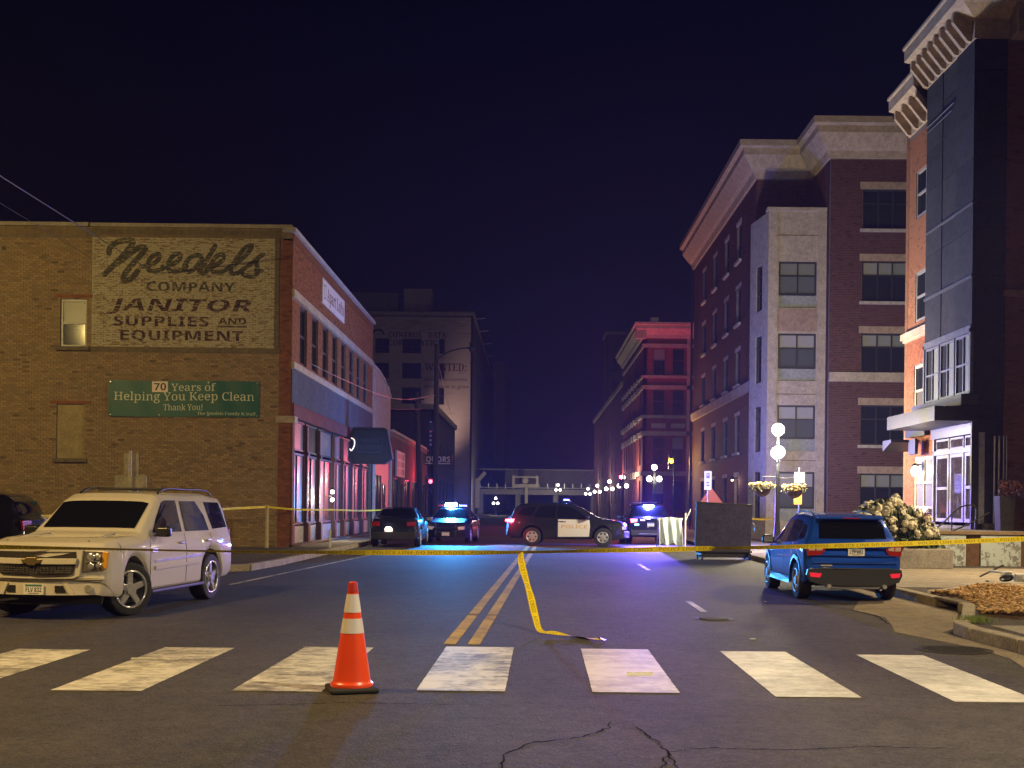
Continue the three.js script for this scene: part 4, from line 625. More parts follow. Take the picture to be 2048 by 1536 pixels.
// ================================================================ VEHICLES
// Car space: x to the car's left hand, y up, z forward. tables: [z, value] pairs, smoothly joined.
function table(t) { return (z) => { if (z <= t[0][0]) return t[0][1]; for (let i = 1; i < t.length; i++) if (z <= t[i][0]) { const k = (z - t[i - 1][0]) / (t[i][0] - t[i - 1][0] || 1), s = t[i][2] === 's' ? k * k * (3 - 2 * k) : k; return lerp(t[i - 1][1], t[i][1], s); } return t[t.length - 1][1]; }; }
function carShape(S) {
  const top = table(S.top), belt = table(S.belt), wb = table(S.wb), wt = table(S.wt), rock = table(S.bot), hw = S.hw, L0 = S.z0, L1 = S.z1;
  const bot = (z) => { let b = rock(z); for (const a of S.axles) { const d = Math.abs(z - a); if (d < S.arch) b = Math.max(b, S.wheel + Math.sqrt(S.arch * S.arch - d * d)); } return b; };
  const section = (z) => { // half section, from the middle of the floor to the middle of the roof
    const b = bot(z), e = Math.max(belt(z), b + 0.05), t = Math.max(top(z), e + 0.01), w = wb(z), r = Math.min(wt(z), w * 0.97), H = t - e, up = (k) => e + H * k;
    return [[0, b + 0.03], [w * 0.8, b + 0.03], [w * 0.95, b], [w * 0.985, b + 0.05], [w * 0.998, lerp(b, e, 0.35)], [w, lerp(b, e, 0.6)], [w * 0.99, lerp(b, e, 0.82)], [w * 0.965, lerp(b, e, 0.97)], [lerp(w * 0.955, r, 0.04), up(0.05)], [lerp(w * 0.955, r, 0.5), up(0.46)], [lerp(w * 0.955, r, 0.9), up(0.84)], [r * 0.965, up(0.925)], [r * 0.86, up(0.972)], [r * 0.6, up(0.992)], [r * 0.3, up(0.999)], [0, t]];
  };
  const bend = (x, z) => { let q = z; if (z > S.bf[0]) q -= S.bf[1] * (x / hw) ** 2 * ((z - S.bf[0]) / (L1 - S.bf[0])); if (z < S.br[0]) q += S.br[1] * (x / hw) ** 2 * ((S.br[0] - z) / (S.br[0] - L0)); return q; };
  const sideX = (z, y) => { const s = section(z); let best = s[5][0]; for (let i = 3; i < s.length - 1; i++) if (y >= s[i][1] && y <= s[i + 1][1]) { best = lerp(s[i][0], s[i + 1][0], (y - s[i][1]) / (s[i + 1][1] - s[i][1] || 1)); break; } return best; };
  const roofY = (z, x) => { const s = section(z), a = Math.abs(x); for (let i = s.length - 1; i > 8; i--) if (a >= s[i][0] && a <= s[i - 1][0]) return lerp(s[i][1], s[i - 1][1], (a - s[i][0]) / (s[i - 1][0] - s[i][0] || 1)); return s[s.length - 1][1]; };
  const bendAll = (g) => { const p = g.attributes.position; for (let i = 0; i < p.count; i++) p.setZ(i, bend(p.getX(i), p.getZ(i))); return g; };
  function body() {
    const st = new Set(); for (let z = L0; z <= L1 + 1e-6; z += 0.06) st.add(+z.toFixed(3)); for (const t of [S.top, S.belt, S.wb, S.wt]) for (const r of t) if (r[0] > L0 && r[0] < L1) st.add(r[0]);
    for (const a of S.axles) { for (let k = -10; k <= 10; k++) st.add(+(a + S.arch * Math.sin((k / 10) * Math.PI / 2)).toFixed(4)); st.add(+(a - S.arch - 0.004).toFixed(4)); st.add(+(a + S.arch + 0.004).toFixed(4)); }
    st.add(L0); st.add(L1); const zs = [...st].sort((a, b) => a - b), n = section(0).length, pos = [], idx = [];
    const ring = (z, k, dz) => { const s = section(z), cy = (s[0][1] + s[n - 1][1]) / 2, full = [...s.map(([x, y]) => [x, y]), ...s.slice(1, -1).reverse().map(([x, y]) => [-x, y])]; for (const [x, y] of full) pos.push(x * k, cy + (y - cy) * k, z + dz); return full.length; };
    const rings = []; rings.push([L0, 0.95, 0]); rings.push([L0, 0.985, 0.015]); for (const z of zs) if (z > L0 + 0.03 && z < L1 - 0.03) rings.push([z, 1, 0]); rings.push([L1, 0.985, -0.015]); rings.push([L1, 0.95, 0]);
    let m = 0; for (const r of rings) m = ring(...r);
    for (let j = 0; j < rings.length - 1; j++) for (let i = 0; i < m; i++) { const a = j * m + i, b = j * m + ((i + 1) % m), c = a + m, d = b + m; idx.push(a, c, b, b, c, d); }
    for (const [j, flip] of [[0, 1], [rings.length - 1, 0]]) { // ends: strips from side to side, so that they can bow
      const at = (i) => [pos[(j * m + i) * 3], pos[(j * m + i) * 3 + 1], pos[(j * m + i) * 3 + 2]], N = 12, base = pos.length / 3;
      for (let i = 0; i < n; i++) { const [x, y, z] = at(i); for (let k = 0; k <= N; k++) pos.push(lerp(-x, x, k / N), y, z); }
      for (let i = 0; i < n - 1; i++) for (let k = 0; k < N; k++) { const a = base + i * (N + 1) + k, b = a + 1, c = a + N + 1, d = c + 1; if (flip) idx.push(a, c, b, b, c, d); else idx.push(a, b, c, b, d, c); }
    }
    const g = new THREE.BufferGeometry(); g.setAttribute('position', new THREE.BufferAttribute(new Float32Array(pos), 3)); g.setIndex(idx); bendAll(g); return plain(toCreasedNormals(g, 0.55));
  }
  const dense = (poly, step = 0.08) => poly.flatMap((a, i) => { const b = poly[(i + 1) % poly.length], n = Math.max(1, Math.round(Math.hypot(b[0] - a[0], b[1] - a[1]) / step)); return Array.from({ length: n }, (_, k) => [lerp(a[0], b[0], k / n), lerp(a[1], b[1], k / n)]); });
  function finer(g, n) { // every triangle into four, n times
    for (let k = 0; k < n; k++) { const p = g.attributes.position.array, u = g.attributes.uv.array, P = [], U = [], mid = (a, i, j, s, o) => { for (let q = 0; q < s; q++) o.push((a[i * s + q] + a[j * s + q]) / 2); }, one = (a, i, s, o) => { for (let q = 0; q < s; q++) o.push(a[i * s + q]); };
      for (let t = 0; t < p.length / 9; t++) { const [a, b, c] = [t * 3, t * 3 + 1, t * 3 + 2]; for (const [arr, s, o] of [[p, 3, P], [u, 2, U]]) { one(arr, a, s, o); mid(arr, a, b, s, o); mid(arr, a, c, s, o); mid(arr, a, b, s, o); one(arr, b, s, o); mid(arr, b, c, s, o); mid(arr, a, c, s, o); mid(arr, b, c, s, o); one(arr, c, s, o); mid(arr, a, b, s, o); mid(arr, b, c, s, o); mid(arr, a, c, s, o); } }
      g = new THREE.BufferGeometry(); g.setAttribute('position', new THREE.BufferAttribute(new Float32Array(P), 3)); g.setAttribute('uv', new THREE.BufferAttribute(new Float32Array(U), 2)); }
    return g;
  }
  function side(poly, sgn, eps = 0.012, thick = 0, fine = 2) { // a patch on the flank; poly of (z, y)
    const d = dense(poly), g = thick ? extr(d, thick) : finer(plain(new THREE.ShapeGeometry(new THREE.Shape(d.map((p) => new THREE.Vector2(...p))))), fine), p = g.attributes.position, u = g.attributes.uv, zs = poly.map((q) => q[0]), ys = poly.map((q) => q[1]), z0 = Math.min(...zs), z1 = Math.max(...zs), y0 = Math.min(...ys), y1 = Math.max(...ys);
    for (let i = 0; i < p.count; i++) { const z = p.getX(i), y = p.getY(i), o = p.getZ(i), x = sgn * (sideX(z, y) + eps + o); u.setXY(i, sgn > 0 ? (z1 - z) / (z1 - z0) : (z - z0) / (z1 - z0), (y - y0) / (y1 - y0)); p.setXYZ(i, x, y, bend(x, z)); }
    if (sgn < 0) { /* keep winding outward */ const a = p.array, b = u.array; for (let i = 0; i < p.count; i += 3) { for (let k = 0; k < 3; k++) { const t = a[(i + 1) * 3 + k]; a[(i + 1) * 3 + k] = a[(i + 2) * 3 + k]; a[(i + 2) * 3 + k] = t; } for (let k = 0; k < 2; k++) { const t = b[(i + 1) * 2 + k]; b[(i + 1) * 2 + k] = b[(i + 2) * 2 + k]; b[(i + 2) * 2 + k] = t; } } }
    g.computeVertexNormals(); return g;
  }
  function over(z0, z1, k0, k1, eps = 0.012, nz = 14) { // a patch on the top skin: wind screen, rear window; k = share of the half width
    const pos = [], idx = [], nx = 14; for (let j = 0; j <= nz; j++) for (let i = 0; i <= nx; i++) { const z = lerp(z0, z1, j / nz), w = wt(z) * lerp(k0, k1, j / nz), x = lerp(-w, w, i / nx), h = 0.02, sl = (roofY(z + h, x) - roofY(z - h, x)) / (2 * h), l = Math.hypot(sl, 1); pos.push(x, roofY(z, x) + eps / l, bend(x, z) - (eps * sl) / l); }
    for (let j = 0; j < nz; j++) for (let i = 0; i < nx; i++) { const a = j * (nx + 1) + i, b = a + 1, c = a + nx + 1, d = c + 1; idx.push(a, c, b, b, c, d); }
    const g = new THREE.BufferGeometry(); g.setAttribute('position', new THREE.BufferAttribute(new Float32Array(pos), 3)); g.setIndex(idx); g.computeVertexNormals(); return plain(g);
  }
  function front(poly, depth = 0.02, eps = -0.005, holes) { const g = extr(dense(poly, 0.1), depth, { bevel: Math.min(0.008, depth / 3), holes }); g.translate(0, 0, L1 + eps); return bendAll(g); }
  function rear(poly, depth = 0.02, eps = -0.005) { const g = extr(dense(poly, 0.1).map(([x, y]) => [-x, y]), depth, { bevel: Math.min(0.008, depth / 3) }); g.rotateY(Math.PI); g.translate(0, 0, L0 - eps); return bendAll(g); }
  return { S, body, side, over, front, rear, sideX, roofY, bend };
}
function wheel(parent, x, y, z, r, wid, rimR, spokes, rimMat, steer = 0) { // rim faces the sign of x
  const w = new THREE.Group(); w.name = 'wheel'; parent.add(w); w.position.set(x, y, z); w.rotation.y = steer; const s = Math.sign(x);
  const prof = [[rimR, -wid / 2], [r * 0.93, -wid / 2], [r * 0.985, -wid * 0.42], [r, -wid * 0.3], [r, wid * 0.3], [r * 0.985, wid * 0.42], [r * 0.93, wid / 2], [rimR, wid / 2 - 0.01]].map((p) => new THREE.Vector2(...p)), tg = plain(new THREE.LatheGeometry(prof, 36)); tg.rotateZ(-Math.PI / 2);
  const tread = [tg]; for (let k = -1; k <= 1; k++) { const q = plain(new THREE.TorusGeometry(r, 0.006, 5, 40)); q.rotateY(Math.PI / 2); tread.push(q.translate(k * wid * 0.16, 0, 0)); }
  mesh('tyre', tread, M.rubber, w);
  const g = [], face = s * wid * 0.46, ringG = plain(new THREE.TorusGeometry(rimR * 0.97, 0.02, 8, 40)); ringG.rotateY(Math.PI / 2); g.push(ringG.translate(face, 0, 0));
  const barrel = plain(new THREE.CylinderGeometry(rimR * 0.97, rimR * 0.9, wid * 0.8, 36, 1, true)); barrel.rotateZ(Math.PI / 2); g.push(barrel);
  for (let k = 0; k < spokes; k++) { const q = extr([[-0.045, 0.05], [0.045, 0.05], [0.032, rimR * 0.97], [-0.032, rimR * 0.97]], 0.03, { bevel: 0.008 }); q.rotateX((k / spokes) * Math.PI * 2); const q2 = extr([[-0.045, 0.05], [0.045, 0.05], [0.034, rimR * 0.97], [-0.034, rimR * 0.97]], 0.03, { bevel: 0.008 }); q2.rotateY(Math.PI / 2); q2.rotateX((k / spokes) * Math.PI * 2); g.push(q2.translate(face - s * 0.015 - (s > 0 ? 0.03 : 0), 0, 0)); }
  const hub = cyl(0.075, 0.085, 0.05, face, 0, 0, 20, [0, 0, Math.PI / 2]); g.push(hub); mesh('rim', g, rimMat, w); mesh('brake_disc', [cyl(rimR * 0.72, rimR * 0.72, 0.03, face - s * 0.09, 0, 0, 28, [0, 0, Math.PI / 2])], mat([0.08, 0.075, 0.07], 0.5, { metalness: 0.6 }), w);
  return w;
}
function plateTex(num, band) { return canvasTex(256, 128, (c, w, h) => { c.fillStyle = 'rgb(222,220,214)'; c.fillRect(0, 0, w, h); c.fillStyle = band; c.fillRect(20, 4, w - 40, 26); c.fillStyle = 'rgb(34,34,52)'; fitText(c, num, 24, 40, w - 48, 56, 'sans-serif'); c.fillRect(60, 108, 136, 8); }); }
function plate(parent, num, band, x, y, z, turn = 0) { const p = mesh('licence_plate', [bx(0.3, 0.152, 0.006)], mat([1, 1, 1], 0.45, {}), parent); p.position.set(x, y, z); p.rotation.y = turn; mesh('plate_print', [plain(new THREE.PlaneGeometry(0.298, 0.15)).translate(0, 0, 0.005)], mat([1, 1, 1], 0.5, { map: plateTex(num, band) }), p); return p; }
const paint = (c, o = {}) => mat(c, 0.6, { clearcoat: 1, clearcoatRoughness: 0.035, specularIntensity: 0.15, ...o });
const lens = mat([0.75, 0.75, 0.74], 0.12, { clearcoat: 1 }), redLens = mat([0.35, 0.012, 0.012], 0.15, { clearcoat: 1 }), amberLens = mat([0.7, 0.33, 0.02], 0.2, { clearcoat: 1 });
const seam = mat([0.01, 0.01, 0.01], 0.9);
const line = (pts, w) => { const L = [], R = []; pts.forEach((p, i) => { const q = pts[Math.min(i + 1, pts.length - 1)], o = pts[Math.max(0, i - 1)], d = Math.hypot(q[0] - o[0], q[1] - o[1]) || 1; L.push([p[0] - ((q[1] - o[1]) / d) * w, p[1] + ((q[0] - o[0]) / d) * w]); R.push([p[0] + ((q[1] - o[1]) / d) * w, p[1] - ((q[0] - o[0]) / d) * w]); }); return [...L, ...R.reverse()]; };
const arc = (cx, cy, r, a0, a1, n) => Array.from({ length: n + 1 }, (_, k) => { const a = lerp(a0, a1, k / n); return [cx + Math.cos(a) * r, cy + Math.sin(a) * r]; });

// shapes ---------------------------------------------------------
const bigSuv = carShape({ z0: -2.57, z1: 2.56, hw: 1.0, wheel: 0.405, arch: 0.5, axles: [1.55, -1.4], bf: [1.3, 0.3], br: [-2.2, 0.1],
  top: [[-2.57, 0.62], [-2.53, 0.95], [-2.5, 1.14], [-2.36, 1.66, 's'], [-2.2, 1.85], [-1.6, 1.905], [-0.2, 1.905], [0.28, 1.87], [0.45, 1.79], [1.12, 1.27], [1.3, 1.225], [2.0, 1.19], [2.36, 1.13], [2.52, 1.06], [2.56, 1.0]],
  belt: [[-2.57, 0.6], [-2.4, 1.12], [-1.5, 1.17], [1.0, 1.15], [2.2, 1.07], [2.56, 0.98]], wb: [[-2.57, 0.9], [-2.4, 0.955], [-1.6, 0.995], [1.2, 1.0], [2.1, 0.985], [2.45, 0.95], [2.56, 0.92]],
  wt: [[-2.5, 0.8], [-2.2, 0.76], [0.2, 0.75], [0.5, 0.765], [1.1, 0.83], [1.5, 0.87], [2.5, 0.84]], bot: [[-2.57, 0.46], [-2.2, 0.38], [-0.8, 0.34], [1.0, 0.34], [2.1, 0.32], [2.56, 0.36]] });
const crossover = carShape({ z0: -2.2, z1: 2.24, hw: 0.92, wheel: 0.35, arch: 0.42, axles: [1.34, -1.35], bf: [1.2, 0.3], br: [-1.5, 0.16],
  top: [[-2.2, 0.62], [-2.17, 0.9], [-2.12, 1.06], [-2.02, 1.16], [-1.84, 1.42, 's'], [-1.7, 1.56], [-1.3, 1.63], [-0.4, 1.665], [0.1, 1.64], [0.32, 1.585], [1.1, 1.13], [1.35, 1.06], [2.0, 0.97], [2.18, 0.9], [2.24, 0.82]],
  belt: [[-2.2, 0.6], [-2.0, 1.08], [-1.2, 1.06], [0.9, 0.98], [2.24, 0.8]], wb: [[-2.2, 0.82], [-2.05, 0.885], [-1.5, 0.915], [1.1, 0.92], [1.9, 0.87], [2.24, 0.78]],
  wt: [[-2.1, 0.76], [-1.75, 0.66], [-1.2, 0.64], [0.1, 0.63], [0.4, 0.65], [1.1, 0.74], [2.2, 0.72]], bot: [[-2.2, 0.42], [-1.8, 0.32], [-0.7, 0.27], [0.9, 0.27], [1.9, 0.25], [2.24, 0.3]] });
const patrol = carShape({ z0: -2.5, z1: 2.5, hw: 1.0, wheel: 0.375, arch: 0.45, axles: [1.52, -1.36], bf: [1.4, 0.3], br: [-1.9, 0.16],
  top: [[-2.5, 0.66], [-2.46, 0.95], [-2.42, 1.12], [-2.3, 1.2], [-2.08, 1.55, 's'], [-1.9, 1.68], [-1.4, 1.76], [-0.3, 1.78], [0.2, 1.74], [0.4, 1.68], [1.25, 1.2], [1.5, 1.13], [2.2, 1.04], [2.42, 0.96], [2.5, 0.86]],
  belt: [[-2.5, 0.64], [-2.3, 1.12], [-1.3, 1.12], [1.0, 1.08], [2.5, 0.84]], wb: [[-2.5, 0.9], [-2.3, 0.97], [-1.5, 1.0], [1.2, 1.0], [2.1, 0.95], [2.5, 0.85]],
  wt: [[-2.4, 0.8], [-2, 0.7], [0.1, 0.69], [0.5, 0.71], [1.2, 0.8], [2.4, 0.78]], bot: [[-2.5, 0.42], [-2, 0.34], [-0.8, 0.29], [1, 0.29], [2.1, 0.27], [2.5, 0.32]] });
const saloon = carShape({ z0: -2.45, z1: 2.45, hw: 0.92, wheel: 0.335, arch: 0.4, axles: [1.45, -1.38], bf: [1.4, 0.28], br: [-1.9, 0.16],
  top: [[-2.45, 0.6], [-2.4, 0.9], [-2.3, 1.04], [-1.75, 1.08], [-1.55, 1.12], [-0.85, 1.4, 's'], [-0.4, 1.46], [0.1, 1.46], [0.4, 1.4], [1.15, 1.02], [1.4, 0.97], [2.2, 0.86], [2.4, 0.76], [2.45, 0.7]],
  belt: [[-2.45, 0.58], [-2.2, 0.98], [-1, 0.98], [1, 0.93], [2.45, 0.68]], wb: [[-2.45, 0.82], [-2.2, 0.89], [-1.3, 0.92], [1.2, 0.92], [2, 0.87], [2.45, 0.76]],
  wt: [[-2.4, 0.74], [-1.6, 0.72], [-0.8, 0.6], [0.2, 0.59], [0.5, 0.62], [1.15, 0.74], [2.4, 0.7]], bot: [[-2.45, 0.38], [-2, 0.3], [-0.8, 0.22], [1, 0.22], [2, 0.2], [2.45, 0.25]] });
function basics(t, C, bodyMat, o = {}) { // body, glass, wheels, underside, door seams, mirrors, handles
  const S = C.S; const b = mesh('body', C.body(), bodyMat, t); if (o.label) b.userData.label = o.label;
  mesh('windscreen', C.over(o.ws[0], o.ws[1], 0.93, 0.9), M.carGlass, t); mesh('rear_window', C.over(o.rw[0], o.rw[1], o.rw[2] || 0.86, o.rw[3] || 0.84), M.carGlass, t);
  for (const s of [1, -1]) o.glass.forEach((p) => mesh('side_window', C.side(p, s, 0.008), M.carGlass, t));
  for (const [i, z] of S.axles.entries()) for (const s of [1, -1]) wheel(t, s * (S.hw - 0.02 - (o.tw || 0.24) / 2), S.wheel, z, S.wheel, o.tw || 0.24, o.rim || 0.23, o.spokes || 5, o.rimMat || M.alloy, i === 0 ? o.steer || 0 : 0);
  mesh('underside', [bx(S.hw * 1.5, 0.16, (S.z1 - S.z0) * 0.9, 0, S.wheel + 0.02, 0), ...S.axles.map((z) => bx(S.hw * 1.1, 0.5, S.arch * 1.9, 0, S.wheel + 0.25, z))], seam, t);
  for (const s of [1, -1]) { (o.seams || []).forEach((p) => mesh('door_seam', C.side(line(p, 0.006), s, 0.004, 0, 1), seam, t)); (o.handles || []).forEach(([z, y]) => { const x = C.sideX(z, y); mesh('door_handle', [rb(0.03, 0.035, 0.2, 0.012, s * (x + 0.025), y, z)], o.handleMat || bodyMat, t); });
    if (o.mirror) { const [z, y] = o.mirror, x = C.sideX(z, y); const m = mesh('wing_mirror', [rb(0.24, 0.17, 0.13, 0.05, s * (x + 0.15), y + 0.06, z), bar([s * (x - 0.02), y, z], [s * (x + 0.1), y + 0.02, z], 0.025)], o.mirrorMat || bodyMat, t); mesh('mirror_glass', [bx(0.18, 0.12, 0.006, s * (x + 0.15), y + 0.06, z - 0.067)], M.chrome, m); } }
  return b;
}

// ---------------------------------------------------------------- white SUV, front left
{
  const t = thing('white_suv', 'cream white full-size SUV with chrome wheels parked nose towards the crossing', 'car', [-6.12, 0, -17.95], Math.PI * 0 - 0.095), C = bigSuv; // faces the viewer
  t.rotation.y = 0 - 0.095; t.scale.set(0.9, 0.895, 1);
  const white = paint([0.6, 0.56, 0.49]), grille = mat([0.03, 0.026, 0.022], 0.5);
  basics(t, C, white, { ws: [0.52, 1.06], rw: [-2.46, -2.24], tw: 0.28, rim: 0.285, spokes: 5, rimMat: M.chrome, steer: -0.42, mirror: [0.78, 1.2], mirrorMat: mat([0.02, 0.02, 0.02], 0.3), handleMat: M.chrome,
    glass: [[[0.82, 1.24], [0.5, 1.52], [0.26, 1.72], [0.12, 1.76], [-0.28, 1.76], [-0.22, 1.24]], [[-0.36, 1.24], [-0.42, 1.75], [-1.05, 1.75], [-1.28, 1.5], [-1.34, 1.24]], [[-1.52, 1.26], [-1.42, 1.74], [-2.1, 1.73], [-2.3, 1.28]]],
    handles: [[-0.12, 1.06], [-1.18, 1.07]], seams: [[[1.04, 0.42], [1.05, 0.8], [1.0, 1.14]], [[-0.28, 0.4], [-0.29, 1.2]], [[-1.36, 1.2], [-1.3, 0.98], [-0.98, 0.62]], [[2.08, 1.12], [2.12, 0.98]]] });
  for (const s of [1, -1]) { mesh('side_moulding', C.side([[0.9, 0.66], [0.9, 0.72], [-0.84, 0.74], [-0.84, 0.68]], s, 0.004, 0.02), white, t); mesh('side_moulding', C.side([[0.9, 0.78], [0.88, 0.81], [-0.84, 0.84], [-0.84, 0.81]], s, 0.003, 0.012), M.chrome, t); mesh('running_board', [rb(0.16, 0.06, 2.0, 0.02, s * 0.97, 0.33, 0.08)], M.plastic, t); mesh('fender_badge', C.side([[0.98, 0.94], [0.98, 1.0], [0.8, 1.0], [0.8, 0.94]], s, 0.004, 0.01), M.chrome, t); }
  // nose
  mesh('grille_surround', [C.front([[-0.66, 1.03], [-0.62, 0.66], [-0.54, 0.62], [0.54, 0.62], [0.62, 0.66], [0.66, 1.03]], 0.05, -0.01)], white, t);
  const gr = mesh('grille', [C.front([[-0.58, 1.0], [-0.59, 0.9], [0.59, 0.9], [0.58, 1.0]], 0.012, 0.043), C.front([[-0.58, 0.82], [-0.54, 0.69], [-0.48, 0.665], [0.48, 0.665], [0.54, 0.69], [0.58, 0.82]], 0.012, 0.043)], grille, t);
  for (let k = 0; k < 22; k++) mesh('grille_bar', [C.front([[-0.53 + k * 0.05, 0.69], [-0.525 + k * 0.05, 0.69], [-0.525 + k * 0.05, 0.81], [-0.53 + k * 0.05, 0.81]], 0.008, 0.054)], mat([0.07, 0.065, 0.06], 0.4), gr);
  for (let k = 0; k < 4; k++) mesh('grille_slat', [C.front([[-0.53, 0.7 + k * 0.032], [0.53, 0.7 + k * 0.032], [0.53, 0.707 + k * 0.032], [-0.53, 0.707 + k * 0.032]], 0.008, 0.053)], mat([0.07, 0.065, 0.06], 0.4), gr);
  mesh('grille_band', [C.front([[-0.6, 0.9], [-0.58, 0.83], [-0.14, 0.83], [-0.1, 0.9]], 0.03, 0.045), C.front([[0.1, 0.9], [0.14, 0.83], [0.58, 0.83], [0.6, 0.9]], 0.03, 0.045)], white, t);
  mesh('badge', [C.front([[-0.15, 0.89], [-0.09, 0.89], [-0.07, 0.915], [0.07, 0.915], [0.09, 0.89], [0.15, 0.89], [0.12, 0.84], [0.07, 0.84], [0.05, 0.815], [-0.05, 0.815], [-0.07, 0.84], [-0.12, 0.84]], 0.03, 0.06)], mat([0.3, 0.22, 0.09], 0.3, { metalness: 0.7 }), t);
  for (const s of [1, -1]) {
    const flip = (p) => (s > 0 ? p : p.map(([x, y]) => [-x, y]).reverse());
    const h = mesh('headlight', [C.front(flip([[0.69, 1.01], [0.67, 0.72], [0.9, 0.74], [0.925, 1.0]]), 0.05, -0.02)], mat([0.12, 0.11, 0.1], 0.2, { clearcoat: 1 }), t);
    for (const [x, y, r] of [[0.76, 0.93, 0.062], [0.84, 0.93, 0.05], [0.76, 0.8, 0.05], [0.85, 0.81, 0.045]]) { const q = sph(r, 0, 0, 0, 16, 10, [1, 1, 0.4]); q.translate(s * x, y, C.bend(s * x, C.S.z1) + 0.035); mesh('reflector', [q], M.chrome, h); }
    mesh('reflector', [bx(0.2, 0.012, 0.01, s * 0.79, 0.865, C.bend(0.79, C.S.z1) + 0.05, [0, s * 0.45, 0])], M.chrome, h);
    mesh('indicator', [C.front(flip([[0.905, 1.0], [0.885, 0.745], [0.935, 0.76], [0.955, 0.99]]), 0.045, -0.01)], amberLens, t);
    mesh('fog_lamp', [cyl(0.055, 0.055, 0.03, s * 0.72, 0.47, C.bend(0.72, C.S.z1) + 0.005, 18, [Math.PI / 2, 0, 0])], M.chrome, t); mesh('tow_hook', [C.front(flip([[0.3, 0.51], [0.3, 0.42], [0.44, 0.42], [0.4, 0.51]]), 0.01, 0.004)], seam, t); mesh('bumper_step', [C.front(flip([[0.42, 0.54], [0.47, 0.54], [0.56, 0.38], [0.5, 0.38]]), 0.02, 0.0)], white, t);
    mesh('tail_light', [rb(0.05, 0.5, 0.1, 0.02, s * 0.85, 1.0, -2.44)], redLens, t);
    // roof rack rails
    mesh('roof_rail', [tube([[s * 0.66, 1.87, 0.1], [s * 0.66, 1.94, -0.1], [s * 0.66, 1.955, -1.0], [s * 0.66, 1.93, -1.9], [s * 0.66, 1.86, -2.05]], 0.018, 40, 8)], M.darkMetal, t);
  }
  for (const z of [-0.5, -1.5]) mesh('roof_bar', [rb(1.34, 0.035, 0.06, 0.015, 0, 1.955, z)], M.darkMetal, t);
  mesh('bumper_crease', [C.front([[-0.9, 0.62], [-0.9, 0.6], [0.9, 0.6], [0.9, 0.62]], 0.03, -0.005)], white, t); mesh('lower_valance', [C.front([[-0.86, 0.36], [-0.84, 0.24], [0.84, 0.24], [0.86, 0.36]], 0.02, -0.12)], M.plastic, t);
  for (const s of [1, -1]) mesh('hood_crease', [tube([[s * 0.5, C.roofY(1.2, 0.5) + 0.004, C.bend(0.5, 1.2)], [s * 0.58, C.roofY(1.7, 0.58) + 0.006, C.bend(0.58, 1.7)], [s * 0.62, C.roofY(2.3, 0.62) + 0.004, C.bend(0.62, 2.3)]], 0.016, 20, 6)], white, t);
  plate(t, 'FLV 832', 'rgb(70,120,120)', 0.0, 0.46, 2.578); mesh('wiper', [bar([0.5, 1.3, 1.06], [-0.1, 1.34, 1.0], 0.008), bar([-0.1, 1.3, 1.07], [-0.7, 1.33, 1.0], 0.008)], seam, t);
}
